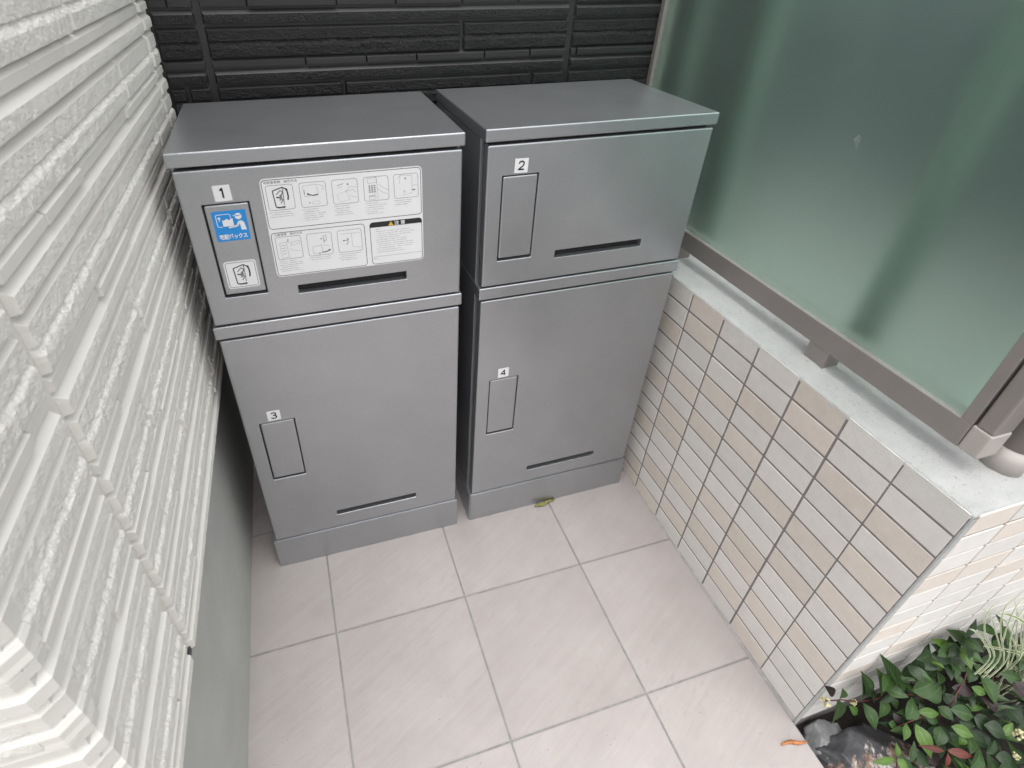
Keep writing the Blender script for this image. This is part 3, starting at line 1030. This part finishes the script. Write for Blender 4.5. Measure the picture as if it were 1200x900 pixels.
def lever_pictogram(p, x0, z0, w, h, L, strong=1):
    X = lambda t: x0 + w * t
    Z = lambda t: z0 + h * t
    lw = w * 0.026
    p.line([(X(.28), Z(.12)), (X(.24), Z(.78)), (X(.62), Z(.90)), (X(.72), Z(.82))], lw * 1.5, 1, L)
    p.line([(X(.62), Z(.90)), (X(.60), Z(.2))], lw, 5, L)
    p.line([(X(.36), Z(.62)), (X(.52), Z(.78)), (X(.60), Z(.70)), (X(.50), Z(.52)), (X(.58), Z(.40)), (X(.48), Z(.26))], lw * 1.2, 5, L)
    p.poly([(X(.44), Z(.36)), (X(.56), Z(.42)), (X(.56), Z(.64)), (X(.47), Z(.6))], 2, L)
    p.line([(X(.34), Z(.52)), (X(.46), Z(.50))], lw * 2, 1, L)
    p.arrow([(X(.76), Z(.38)), (X(.79), Z(.52)), (X(.78), Z(.70)), (X(.76), Z(.78))], w * .055, w * .09, 1, L)
    p.arrow([(X(.30), Z(.12)), (X(.42), Z(.10)), (X(.56), Z(.11))], w * .055, w * .09, 1, L)

def instruction_sheet(parent):
    W, H = 0.253, 0.1690
    p = Print(PM); rg = random.Random(5)
    p.sheet(p.rr(0, 0, W, H, 0.0075), 0)
    # measured: local x 0.1222..0.3748, depth below the lid 0.0472..0.2165
    X = lambda x: x - 0.1220
    Z = lambda d: H - (d - 0.0474)
    p.frame(X(.1238), Z(.1302), X(.3732), Z(.0492), .006, .0009, 1, 1)
    p.frame(X(.1238), Z(.2148), X(.2748), Z(.1362), .006, .0009, 1, 1)
    p.frame(X(.2830), Z(.2148), X(.3732), Z(.1362), .006, .0009, 1, 1)
    # black head bar of the caution box
    bar = p.rr(X(.2830), Z(.1458), X(.3732), Z(.1362), .006)
    r = .006
    x0, z0, x1, z1 = X(.2830), Z(.1455), X(.3732), Z(.1362)
    pts = [(x0, z0), (x1, z0)]
    for cx, cz, a0 in ((x1 - r, z1 - r, 0), (x0 + r, z1 - r, 90)):
        for i in range(6):
            a = radians(a0 + 90 * i / 5); pts.append((cx + r * cos(a), cz + r * sin(a)))
    p.poly(pts, 1, 2)
    t0 = X(.3150); tz = Z(.1446)
    p.poly([(t0, tz), (t0 + .0085, tz), (t0 + .00425, tz + .0074)], 4, 3)
    p.rect(t0 + .0038, tz + .0022, t0 + .0047, tz + .0052, 1, 4); p.rect(t0 + .0038, tz + .0008, t0 + .0047, tz + .0016, 1, 4)
    p.text('注 意', X(.3252), Z(.1438), .0078, 0, 3, .00012, .0185)
    p.text('宅配業者様　操作方法', X(.1275), Z(.0554), .0048, 5, 1, 0, .050)
    p.text('入居者様　操作方法', X(.1290), Z(.1418), .0046, 5, 1, 0, .044)
    for i, x in enumerate((.1290, .1790, .2288, .2787, .3278)):
        p.frame(X(x), Z(.0988), X(x + .0405), Z(.0583), .004, .00055, 5, 1)
    for i, x in enumerate((.1292, .1786, .2282)):
        p.frame(X(x), Z(.1846), X(x + .0405), Z(.1441), .004, .00055, 5, 1)
    # 1 lever
    lever_pictogram(p, X(.1290), Z(.0988), .0405, .0405, 1)
    q = lambda x, d: (X(x), Z(d))
    L = lambda pts, w=.00045, m=2: p.line([q(*a) for a in pts], w, m, 1)
    # 2 opened door with parcel
    L([(.184, .064), (.205, .062), (.207, .078), (.186, .081), (.184, .064)]); L([(.205, .062), (.216, .066), (.214, .072)])
    p.arrow([q(.2065, .0795), q(.198, .080), q(.192, .0775)], .0014, .0034, 1, 1)
    L([(.186, .070), (.186, .077)], .0006, 1); p.disc(*q(.192, .0915), .0012, 2, 1); p.frame(X(.196), Z(.0945), X(.208), Z(.0895), .002, .0003, 2, 1)
    # 3 hand with delivery slip
    L([(.235, .083), (.250, .078), (.256, .092), (.240, .096), (.235, .083)], .0003); L([(.250, .078), (.258, .071), (.268, .073)]); L([(.256, .086), (.268, .090)])
    L([(.237, .068), (.247, .0655)], .0007, 1); L([(.237, .072), (.246, .070)], .0004); p.disc(*q(.254, .067), .0016, 2, 1)
    L([(.249, .079), (.262, .076), (.266, .082)])
    # 4 keypad and hand
    L([(.285, .061), (.299, .060), (.300, .068), (.286, .069), (.285, .061)])
    for a in range(3):
        for b in range(4): p.rect(*q(.2865 + .0042 * a, .0745 + .0034 * b), *q(.2895 + .0042 * a, .0722 + .0034 * b), 2, 1)
    L([(.300, .060), (.301, .097)]); L([(.303, .072), (.309, .077), (.318, .082)]); L([(.300, .078), (.308, .085), (.317, .089)])
    p.frame(X(.2865), Z(.0965), X(.2975), Z(.0885), .001, .0005, 2, 1); L([(.288, .091), (.296, .0905)], .0008, 5)
    # 5 closing the door
    L([(.339, .060), (.358, .062), (.358, .091), (.341, .094)]); L([(.333, .066), (.339, .060), (.337, .074)]); p.disc(*q(.347, .066), .0016, 2, 1)
    p.arrow([q(.356, .0855), q(.3605, .086)], .0007, .0030, 1, 1); p.disc(*q(.345, .088), .0018, 2, 1); p.disc(*q(.345, .088), .0012, 0, 2)
    L([(.358, .078), (.367, .079)])
    # lower row
    L([(.135, .156), (.146, .153), (.147, .181), (.136, .183), (.135, .156)]); p.arrow([q(.1485, .1555), q(.149, .151)], .0009, .002, 1, 1)
    for k in range(4): L([(.137, .160 + .005 * k), (.144, .159 + .005 * k)], .0007)
    L([(.152, .156), (.166, .153), (.167, .158), (.153, .161), (.152, .156)], .0004); L([(.150, .166), (.155, .170), (.166, .172)])
    L([(.203, .151), (.210, .149), (.210, .159), (.205, .160)], .0005, 5); L([(.206, .152), (.206, .163)], .0008, 5); p.disc(*q(.202, .155), .0014, 2, 1)
    L([(.186, .168), (.201, .166), (.202, .179), (.187, .181), (.186, .168)]); L([(.201, .166), (.214, .169)])
    p.arrow([q(.2005, .1795), q(.207, .1795), q(.2125, .177)], .0016, .0034, 1, 1); p.disc(*q(.1965, .182), .0012, 2, 1)
    L([(.233, .151), (.266, .151)]); L([(.252, .151), (.252, .176), (.266, .178)]); p.disc(*q(.245, .161), .0016, 2, 1)
    p.arrow([q(.2435, .1635), q(.239, .163)], .0008, .0026, 1, 1); L([(.2445, .162), (.2455, .166), (.2425, .171)], .0008, 1)
    # rows of fine print
    for i, (x, n) in enumerate(((.1290, 3), (.1790, 6), (.2288, 5), (.2787, 6), (.3278, 3))):
        for k in range(n): p.tiny(X(x + (.003 if k % 2 else 0)), Z(.1028 + .0036 * k), .038 * rg.uniform(.55, 1), rg, 2, 1)
    for i, (x, n) in enumerate(((.1292, 6), (.1786, 2), (.2282, 4))):
        for k in range(n): p.tiny(X(x + (.003 if k % 2 else 0)), Z(.1886 + .0036 * k), .038 * rg.uniform(.55, 1), rg, 2, 1)
    p.tiny(X(.2930), Z(.1500), .006, rg, 2, 1)
    for k in range(11): p.tiny(X(.2930), Z(.1540 + .0039 * k), .066 * rg.uniform(.55, 1), rg, 2, 1)
    L([(.2855, .2003), (.3715, .2003)], .0004, 5); p.tiny(X(.2860), Z(.2045), .009, rg, 2, 1)
    p.build('instruction_sticker', parent, (.1220, DF, TOPZ - .2164))

def parcel_sticker(parent, y):
    W = 0.0500
    p = Print(PM)
    p.sheet(p.rr(0, 0, W, W, .0018), 3)
    S = W / 50
    q = lambda x, z: (x * S, z * S)
    fr = p.frame(*q(5, 24), *q(27, 45), 3 * S, 1.0 * S, 0, 1)
    p.disc(*q(9.8, 38.5), 2.0 * S, 0, 1); p.line([q(9.8, 38), q(9.8, 33.5)], 1.3 * S, 0, 1)
    # parcel carried in front of the door, with a blue outline that parts it from the frame
    p.poly([q(12.4, 23.6), q(30.2, 23.6), q(30.2, 39.0), q(12.4, 37.4)], 3, 2)
    p.poly([q(13.6, 24.8), q(29.2, 24.8), q(29.2, 37.6), q(25.5, 37.4), q(25.5, 35.2), q(22.0, 35.2), q(22.0, 37.2), q(18.0, 36.4), q(17.0, 34.6), q(13.6, 35.6)], 0, 3)
    # head with cap
    p.disc(*q(38.0, 40.0), 5.2 * S, 0, 2)
    p.line([q(30.5, 40.4), q(43.4, 41.6)], 0.9 * S, 3, 3); p.line([q(30.6, 41.4), q(38, 42.6)], 1.2 * S, 0, 2)
    # body and arm
    p.poly([q(36.8, 32.2), q(41.6, 32.6), q(44.8, 29.5), q(46.8, 17.0), q(39.0, 17.0), q(38.6, 25.6)], 0, 2)
    p.line([q(38.0, 31.0), q(34.2, 24.6), q(21.0, 22.6)], 3.2 * S, 0, 2); p.disc(*q(34.2, 24.6), 1.6 * S, 0, 2)
    p.text('宅配ボックス', W / 2, 7.6 * S, .0088, 0, 2, .00028, 42 * S, True)
    p.build('parcel_sticker', parent, (.0437, y, dz(.1418)))

def lever_sticker(parent, y):
    W = 0.0500
    p = Print(PM)
    p.sheet(p.rr(0, 0, W, W, .005), 0)
    p.frame(.0022, .0022, W - .0022, W - .0022, .0038, .0007, 1, 1)
    lever_pictogram(p, .003, .003, W - .006, W - .006, 1)
    p.build('lever_sticker', parent, (.0427, y, dz(.2277)))

def make_locker(x, y, yaw, ztop, digits, label, stickers):
    zf = ztop - TOPZ
    t = thing('delivery_locker', label, 'locker', (x, y, zf), yaw, 'delivery lockers against the charcoal wall')
    bm = bmesh.new(); box_bm(bm, 0, LW_, 0, LD, TOPZ - LT, TOPZ)
    bmesh.ops.bevel(bm, geom=bm.edges[:], offset=.0024, segments=4, profile=.5, affect='EDGES')
    link('lid', bm_mesh('lid', bm), t, M['silver'])
    # case: two side sheets, back and inner front frame in darker metal
    bm = bmesh.new(); box_bm(bm, .0012, LW_ - .0012, .0265, LD - .004, dz(.9070), TOPZ - LT - .0002)
    bmesh.ops.bevel(bm, geom=[e for e in bm.edges if abs(e.verts[0].co.z - e.verts[1].co.z) > .1], offset=.0025, segments=3, affect='EDGES')
    link('case', bm_mesh('case', bm), t, M['silver'])
    bbox('gasket', .0075, LW_ - .0075, .0195, .0266, dz(.9065), TOPZ - LT - .001, 0, 1, M['gasket'], t)
    bbox('middle_band', .0002, LW_ - .0002, -.0002, LD - .006, dz(.3242), dz(.2991), .0026, 4, M['silver'], t)
    # plinth follows the fall of the floor
    bm = bmesh.new(); vs = box_bm(bm, -.0006, LW_ + .0006, -.0012, LD - .002, 0, dz(.9074))
    for v in vs[:4]:
        v.co.z = floor_z(y + v.co.y) - zf + .0006
    bmesh.ops.bevel(bm, geom=[e for e in bm.edges if e.verts[0].co.z > .05 or e.verts[1].co.z > .05], offset=.0026, segments=4, affect='EDGES')
    link('plinth', bm_mesh('plinth', bm), t, M['silver'])
    for k, D in enumerate((UP, LO)):
        d = link('door', door_me[k], t)
        bbox('handle', HX0 + .0022, HX1 - .0016, DF + .0006, DF + .008, D['h'][0] + .0052, D['h'][1] - .0020, .0030, 5, M['silver'], d)
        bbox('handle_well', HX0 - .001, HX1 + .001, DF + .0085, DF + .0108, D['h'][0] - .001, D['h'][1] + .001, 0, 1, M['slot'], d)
        bbox('slot_dark_back', SX0 - .001, SX1 + .001, DF + .0118, DF + .0128, D['s'][0] - .001, D['s'][1] + .001, 0, 1, M['slot'], d)  # black plate painted as the dark inside of the slot
        number_label(d, digits[k], .0545 if k == 0 else .0527, D['lab'])
    if stickers:
        instruction_sheet(t)
        parcel_sticker(t, DF + .0006)
        lever_sticker(t, DF + .0006)
    return t

make_locker(-0.9682, 0.6243, -0.0037, 1.0231, ('1', '3'), 'grey metal delivery locker numbered 1 and 3, with blue and white stickers', True)
make_locker(-0.4851, 0.6239, 0.0052, 1.0245, ('2', '4'), 'grey metal delivery locker numbered 2 and 4, without stickers, beside the glass', False)

# ------------------------------------------------------------------ planting bed
def soil_sheet():
    v, f = [], []
    nx, ny = 64, 64
    for i in range(nx + 1):
        for j in range(ny + 1):
            x = 0.0015 + 1.3 * i / nx; y = -1.3 + 1.2995 * j / ny
            z = -0.035 + noise.noise(Vector((x * 9, y * 9, 0))) * 0.008 + noise.noise(Vector((x * 40, y * 40, 2))) * 0.005
            v.append((x, y, z))
    for i in range(nx):
        for j in range(ny):
            a = i * (ny + 1) + j
            f.append((a, a + ny + 1, a + ny + 2, a + 1))
    return pymesh('soil', v, f, None, True)
tag(link('soil', soil_sheet(), None, M['soil']), kind='structure')

def rock(name, c, sx, sy, sz, seed, mat, label, rot=0.0):
    bm = bmesh.new()
    bmesh.ops.create_icosphere(bm, subdivisions=5, radius=1)
    rg = random.Random(seed)
    planes = []
    for k in range(13):
        n = Vector((rg.gauss(0, 1), rg.gauss(0, 1), rg.gauss(0, 1) * .8)).normalized()
        planes.append((n, rg.uniform(.62, .9)))
    planes.append((Vector((0.12, -.1, 1)).normalized(), .62))
    for v in bm.verts:
        p = v.co.copy()
        for n, d in planes:
            k = p.dot(n)
            if k > d: p -= n * (k - d)
        p *= 1 + noise.noise(p * 3 + Vector((seed, 0, 0))) * .07 + noise.noise(p * 11 + Vector((seed, 3, 0))) * .035
        v.co = Vector((p.x * sx, p.y * sy, p.z * sz))
    me = bm_mesh(name, bm, True)
    o = link(name, me, None, mat); o.location = c; o.rotation_euler = (0, 0, rot)
    return tag(o, label, 'rock')
rock('rock', (0.100, -0.100, -0.026), .125, .085, .058, 11, M['rock'], 'dark slate rock with white and rust streaks beside the paving', radians(-35))
rock('rock', (0.050, -0.040, -0.028), .062, .040, .040, 6, M['rock_pale'], 'small pale grey rock at the foot of the tiled wall corner', radians(20))

# leaves: unit leaf along +x, width along y
def leaf_mesh(fold, droop, shape=0.5, n=9):
    v, f, uv = [], [], []
    for i in range(n + 1):
        t = i / n
        w = (sin(pi * t ** (0.82 if shape < .6 else 0.95)) ** 1.08) * .5 * (1 - .10 * t)
        if i == 0: w = .03
        if i == n: w = .004
        zc = -droop * (t - .25) ** 2 + .03 * sin(pi * t)
        for k in (-1, -.5, 0, .5, 1):
            v.append((t, k * w, zc + fold * abs(k) * w * (1.25 - .5 * abs(k)) + .008 * sin(t * 17 + k * 2) * abs(k)))
            uv.append((t, k))
    for i in range(n):
        for k in range(4):
            a = i * 5 + k
            f.append((a, a + 5, a + 6, a + 1))
    me = pymesh('leaf', v, f, None, True)
    ul = me.uv_layers.new(name='UVMap')
    for lp in me.loops:
        ul.data[lp.index].uv = uv[lp.vertex_index]
    return me
LEAFS = {}
def leaf_data(var, mat):
    k = (var, mat)
    if k not in LEAFS:
        p = [(.25, .25, .4), (.12, .5, .5), (.4, .12, .5), (.2, .35, .7)][var]
        me = leaf_mesh(*p); me.materials.append(M[mat]); LEAFS[k] = me
    return LEAFS[k]

def put_leaf(parent, a, b, width, mat, var, roll=0.0, name='leaf', lift=0.28):
    a, b = Vector(a), Vector(b)
    x = (b - a); L_ = x.length; x.normalize()
    up = Vector((0, 0, 1)) - lift * FWD
    y = up.cross(x).normalized()
    z = x.cross(y)
    if roll:
        rm = Matrix.Rotation(roll, 3, x); y = rm @ y; z = rm @ z
    o = link(name, leaf_data(var, mat), parent)
    s = min(L_, width * 1.6)
    o.matrix_local = Matrix(((x.x * L_, y.x * width, z.x * s, a.x), (x.y * L_, y.y * width, z.y * s, a.y), (x.z * L_, y.z * width, z.z * s, a.z), (0, 0, 0, 1)))
    return o

shrub = thing('shrub', 'low glossy green shrub with reddish stems in the bed before the tiled wall', 'shrub')
def px(zx, zy): return 920 + zx / 4.2857, 700 + zy / 4.2857
def P3(zx, zy, z):
    u, v_ = px(zx, zy)
    p = unproject(u, v_, z)
    lim = -0.016 - 0.22 * max(0.0, 0.12 - z)     # keep clear of the tiled face: leaves near it stand taller instead
    if p.y > lim:
        d = (p - CAM_POS).normalized()
        p = CAM_POS + d * ((lim - CAM_POS.y) / d.y)
    return p
SPEC = [  # base, tip, width in zoom pixels, height of base and tip, colour
    ((385, 505), (395, 385), 92, .085, .11, 'leaf'), ((425, 500), (415, 395), 70, .070, .085, 'leaf_dark'), ((492, 492), (478, 368), 78, .085, .105, 'leaf'),
    ((568, 472), (522, 315), 88, .085, .12, 'leaf'), ((638, 470), (778, 420), 102, .095, .105, 'leaf'), ((700, 500), (798, 455), 92, .080, .090, 'leaf'),
    ((393, 530), (472, 668), 72, .08, .065, 'leaf'), ((268, 520), (262, 668), 88, .075, .045, 'leaf'), ((250, 490), (212, 452), 46, .08, .095, 'leaf_purple'),
    ((280, 508), (292, 460), 46, .08, .095, 'leaf'), ((322, 545), (366, 592), 42, .078, .075, 'leaf_bright'), ((502, 500), (494, 612), 62, .08, .07, 'leaf'),
    ((532, 500), (566, 562), 50, .08, .075, 'leaf'), ((612, 612), (668, 508), 82, .085, .10, 'leaf'), ((610, 632), (606, 720), 42, .085, .08, 'leaf_bright'),
    ((668, 575), (786, 586), 46, .085, .085, 'leaf_bright'), ((658, 638), (752, 812), 76, .085, .07, 'leaf_bright'), ((768, 548), (852, 618), 66, .085, .085, 'leaf'),
    ((782, 648), (768, 748), 70, .075, .07, 'leaf'), ((832, 560), (960, 602), 72, .09, .085, 'leaf'), ((836, 648), (956, 702), 58, .085, .085, 'leaf_bright'),
    ((928, 275), (842, 165), 104, .10, .12, 'leaf'), ((852, 278), (756, 214), 62, .095, .105, 'leaf_bright'), ((905, 330), (836, 268), 62, .105, .115, 'leaf'),
    ((922, 322), (962, 262), 58, .105, .12, 'leaf'), ((982, 318), (1138, 316), 78, .105, .105, 'leaf'), ((945, 340), (1008, 378), 46, .11, .11, 'leaf'),
    ((928, 345), (934, 432), 78, .10, .09, 'leaf'), ((905, 340), (856, 362), 42, .11, .11, 'leaf'), ((982, 385), (1078, 538), 92, .09, .075, 'leaf'),
    ((1090, 240), (1195, 355), 84, .09, .08, 'leaf'), ((1086, 200), (1080, 88), 56, .09, .12, 'leaf'), ((985, 470), (1075, 585), 80, .07, .06, 'leaf_purple'),
    ((600, 400), (695, 300), 90, .065, .075, 'leaf_dark'), ((640, 430), (700, 330), 86, .06, .07, 'leaf_dark'), ((552, 812), (446, 832), 36, .07, .075, 'leaf_bright'),
    ((560, 800), (564, 732), 36, .07, .085, 'leaf_bright'), ((562, 815), (622, 860), 42, .07, .07, 'leaf_bright'), ((800, 772), (672, 744), 30, .10, .105, 'leaf_red'),
    ((815, 770), (958, 800), 42, .10, .10, 'leaf_red'), ((818, 782), (812, 862), 32, .10, .085, 'leaf_red'), ((935, 855), (1004, 765), 84, .085, .095, 'leaf'),
    ((735, 325), (806, 362), 46, .085, .085, 'leaf_bright'), ((840, 452), (968, 486), 56, .09, .085, 'leaf_purple'), ((938, 450), (1024, 494), 46, .095, .09, 'leaf_bright'),
    ((852, 400), (910, 440), 40, .085, .085, 'leaf'), ((640, 560), (575, 590), 48, .085, .08, 'leaf'), ((900, 700), (882, 742), 40, .08, .075, 'leaf_bright'),
    ((545, 580), (580, 640), 34, .08, .07, 'leaf_purple'), ((700, 600), (780, 630), 44, .075, .07, 'leaf'), ((870, 620), (960, 650), 44, .075, .07, 'leaf_dark'),
    ((800, 480), (860, 560), 70, .075, .07, 'leaf_dark'), ((660, 830), (720, 790), 70, .06, .06, 'leaf_dark'), ((860, 780), (900, 840), 60, .06, .06, 'leaf_dark'),
    ((1060, 800), (1180, 835), 74, .075, .07, 'leaf_dark'), ((1000, 640), (1120, 690), 80, .07, .07, 'leaf_dark'), ((950, 600), (1040, 660), 76, .065, .06, 'leaf_dark'),
    ((1120, 560), (1200, 640), 90, .07, .07, 'leaf_dark'), ((1150, 420), (1230, 520), 84, .08, .07, 'leaf_purple'), ((1090, 380), (1200, 420), 70, .085, .08, 'leaf'),
    ((1180, 360), (1260, 300), 70, .09, .1, 'leaf'), ((1040, 240), (1110, 180), 64, .085, .1, 'leaf_dark'), ((790, 300), (760, 240), 60, .075, .085, 'leaf_dark'),
    ((630, 830), (655, 725), 36, .055, .08, 'leaf'), ((700, 760), (760, 700), 50, .06, .07, 'leaf'), ((1010, 780), (1060, 720), 60, .07, .08, 'leaf_dark'),
    ((860, 250), (900, 190), 64, .085, .1, 'leaf_dark'), ((520, 630), (560, 650), 40, .07, .065, 'leaf'), ((450, 520), (440, 470), 50, .07, .08, 'leaf_dark'),
]
rng = random.Random(77)
for (a, b, w, za, zb, m_) in SPEC:
    A, B = P3(*a, za), P3(*b, zb)
    mid = P3((a[0] + b[0]) / 2, (a[1] + b[1]) / 2, (za + zb) / 2)
    dist = (mid - CAM_POS).dot(FWD)
    width = w / 4.2857 * dist / F_PX
    put_leaf(shrub, A, B, width * 1.02, m_, rng.randrange(4), rng.uniform(-.25, .25), 'leaf', 1.6)
# understorey: more leaves of the same shrub, lower and in every direction, also beyond the picture's edge
edge_pts = [(330, 560), (400, 480), (520, 420), (640, 370), (760, 300), (850, 250), (1000, 250), (1150, 230)]
cnt = 0
while cnt < 184:
    zx, zy = rng.uniform(420, 1380), rng.uniform(180, 1050)
    line_y = 610 - (zx - 330) * .47 if zx < 1200 else 200
    if zy < line_y + 20: continue
    if zx < 600 and zy > 560: continue
    h = rng.uniform(.005, .062)
    A = P3(zx, zy, h)
    if A.y > -0.012 or A.x < 0.03: continue
    a_ = rng.uniform(0, 2 * pi); l = rng.uniform(.03, .052)
    B = A + Vector((cos(a_) * l, sin(a_) * l, rng.uniform(-.012, .022)))
    if B.y > -0.006 or B.x < 0.03: continue
    put_leaf(shrub, A, B, l * rng.uniform(.36, .52), rng.choices(['leaf', 'leaf_dark', 'leaf_purple', 'leaf_bright'], [4, 6, 1.5, .6])[0], rng.randrange(4), rng.uniform(-.5, .5))
    cnt += 1
cnt = 0
while cnt < 46:
    zx = rng.uniform(470, 1150)
    zy = max(175, 415 - (zx - 480) * .56) + rng.uniform(0, 130)
    A = P3(zx, zy, rng.uniform(.045, .09))
    a_ = rng.uniform(0, 2 * pi); l = rng.uniform(.034, .054)
    B = A + Vector((cos(a_) * l, sin(a_) * l * .7, rng.uniform(-.006, .022)))
    if max(A.y, B.y) > -0.008: continue
    put_leaf(shrub, A, B, l * rng.uniform(.38, .5), rng.choices(['leaf', 'leaf_dark', 'leaf_bright'], [5, 5, .6])[0], rng.randrange(4), rng.uniform(-.4, .4), 'leaf', .9)
    cnt += 1
STEMS = [([(205, 520), (285, 515), (375, 525), (460, 510), (568, 485), (650, 490), (740, 520)], [.075, .083, .085, .083, .085, .08, .05], .0011),
         ([(740, 640), (800, 570), (850, 520), (862, 480), (900, 420), (920, 340)], [.02, .06, .085, .09, .095, .105], .0013),
         ([(540, 655), (590, 640), (640, 618), (690, 600), (760, 640)], [.05, .075, .085, .08, .03], .001),
         ([(815, 865), (812, 800), (818, 770)], [.03, .09, .10], .0013), ([(560, 860), (562, 815), (560, 800)], [.01, .06, .07], .0009),
         ([(1000, 520), (1040, 420), (1080, 260), (1085, 195)], [.01, .05, .085, .09], .0013),
         ([(690, 520), (660, 480), (640, 470)], [.06, .09, .095], .001)]
for pts, zs, r in STEMS:
    link('stem', tube_mesh('stem', [P3(a, b, z) for (a, b), z in zip(pts, zs)], r), shrub, M['stem'])
def flower(parent, c, r, seed):
    rg = random.Random(seed); bm = bmesh.new()
    for k in range(16):
        d = Vector((rg.gauss(0, 1), rg.gauss(0, 1), rg.gauss(0, 1))).normalized() * r * rg.uniform(.35, 1)
        bmesh.ops.create_icosphere(bm, subdivisions=1, radius=r * .3, matrix=Matrix.Translation(Vector(c) + d) @ Matrix.Diagonal((1, 1, 1.4, 1)))
    link('flower_cluster', bm_mesh('flower_cluster', bm, True), parent, M['flower'])
for k, (a, b, z, r) in enumerate(((200, 525, .08, .0085), (343, 525, .085, .006), (1178, 690, .10, .0095), (1160, 795, .095, .006))):
    flower(shrub, P3(a, b, z), r, k + 1)

grass = thing('grass_clump', 'clump of cream-striped arching grass blades beyond the shrub', 'grass')
def blade(parent, pts, w):
    n = len(pts)
    v, f, mi = [], [], []
    for i, p in enumerate(pts):
        p = Vector(p); t = Vector(pts[min(n - 1, i + 1)]) - Vector(pts[max(0, i - 1)])
        s_ = t.cross(FWD).normalized()
        ww = w * (1 - (i / (n - 1)) ** 2.2) + .0002
        up_ = -FWD * ww * .22
        for k in (-1, -.45, .45, 1):
            v.append(p + s_ * ww * k + up_ * abs(k))
    for i in range(n - 1):
        for k in range(3):
            a = i * 4 + k
            f.append((a, a + 4, a + 5, a + 1)); mi.append(1 if k == 1 else 0)
    link('blade', pymesh('blade', v, f, mi, True), parent, [M['blade_white'], M['blade']])
root = Vector((.46, -.055, -.03))
def arc(a, b, top, n=9):
    a, b = Vector(a), Vector(b)
    return [a.lerp(b, i / n) + Vector((0, 0, top * 4 * (i / n) * (1 - i / n))) for i in range(n + 1)]
def on_plane(u, v_, y):
    d = (RIGHT * ((u - CX) / F_PX) + DOWN * ((v_ - CY) / F_PX) + FWD)
    return CAM_POS + d * ((y - CAM_POS.y) / d.y)
# long blades whose arcs show in front of the tiled face
for pts, w in (([(1196, 768), (1180, 762), (1160, 758), (1143, 755)], .0038), ([(1215, 745), (1198, 728), (1180, 720), (1163, 720)], .0032),
               ([(1165, 770), (1154, 742), (1157, 718), (1172, 703)], .0022), ([(1168, 775), (1178, 740), (1190, 712), (1206, 696)], .0026),
               ([(1176, 775), (1172, 735), (1180, 708), (1196, 700)], .0022), ([(1185, 775), (1190, 745), (1192, 722), (1188, 700)], .0024),
               ([(1160, 770), (1150, 748), (1140, 738), (1128, 737)], .0020), ([(1190, 778), (1200, 752), (1210, 735), (1222, 728)], .0026),
               ([(1180, 772), (1186, 738), (1198, 716), (1212, 708)], .0022), ([(1172, 770), (1166, 738), (1160, 722), (1150, 712)], .0018),
               ([(1192, 772), (1184, 742), (1176, 726), (1160, 730)], .0020), ([(1198, 776), (1196, 746), (1200, 720), (1206, 710)], .0024)):
    q = [on_plane(u, v_, -.055 + .009 * k) for k, (u, v_) in enumerate(pts)]
    q = [q[0] + Vector((0, -.004, -.06))] + q
    fine = []
    for k in range(len(q) - 1):
        a, b = q[k], q[k + 1]
        p0, p3 = q[max(0, k - 1)], q[min(len(q) - 1, k + 2)]
        for t in (0, .25, .5, .75):
            fine.append(.5 * ((2 * a) + (b - p0) * t + (2 * p0 - 5 * a + 4 * b - p3) * t * t + (3 * a - p0 - 3 * b + p3) * t ** 3))
    fine.append(q[-1])
    blade(grass, fine, w)
rng = random.Random(9)
for k in range(52):
    a_ = rng.uniform(0, 2 * pi); l = rng.uniform(.06, .15)
    b0 = root + Vector((rng.gauss(.06, .05), rng.gauss(-.01, .015), 0))
    b0.y = min(b0.y, -.03)
    tip = b0 + Vector((cos(a_) * l, sin(a_) * l * .6, rng.uniform(.10, .26)))
    tip.y = min(tip.y, -.016)
    blade(grass, arc(b0, tip, rng.uniform(.02, .06)), rng.uniform(.0014, .0028))

# ------------------------------------------------------------------ fallen leaves
def curl_leaf(name, pts, w, mat, label):
    v, f = [], []
    n = len(pts)
    for i, p in enumerate(pts):
        p = Vector(p); t = (Vector(pts[min(n - 1, i + 1)]) - Vector(pts[max(0, i - 1)])).normalized()
        s_ = t.cross(Vector((0, 0, 1))).normalized()
        tw = Matrix.Rotation(.9 * sin(i * 1.1), 3, t)
        s_ = tw @ s_; u = t.cross(s_)
        ww = w * (.25 + .75 * sin(pi * min(.97, (i + .35) / n)))
        for k in (-1, -.5, 0, .5, 1):
            v.append(p + s_ * ww * k + u * ww * .8 * (k * k))
    for i in range(n - 1):
        for k in range(4):
            a = i * 5 + k
            f.append((a, a + 5, a + 6, a + 1))
    me = pymesh(name, v, f, None, True)
    o = link(name, me, None, mat)
    md = o.modifiers.new('s', 'SOLIDIFY'); md.thickness = .0004
    lo = min(p[2] - floor_z(p[1]) for p in v)
    o.location.z = -lo + .0006
    return tag(o, label, 'leaf')
zf_ = floor_z(.615)
curl_leaf('dry_leaf', [(-.302, .6140, zf_ + .004), (-.294, .6105, zf_ + .009), (-.285, .6115, zf_ + .006), (-.277, .6145, zf_ + .004), (-.266, .6195, zf_ + .006), (-.252, .6205, zf_ + .004), (-.240, .6205, zf_ + .003)],
          .0062, M['dry_leaf'], 'curled olive leaf lying against the plinth of the right locker')
e0 = unproject(916, 872, 0.004); e1 = unproject(946, 868, 0.004)
curl_leaf('dry_leaf', [e0.lerp(e1, t) + Vector((0, 0, .003 * sin(3 * t))) for t in (0, .2, .4, .6, .8, 1)], .004, M['orange_leaf'], 'small orange dry leaf at the edge of the paving by the rocks')
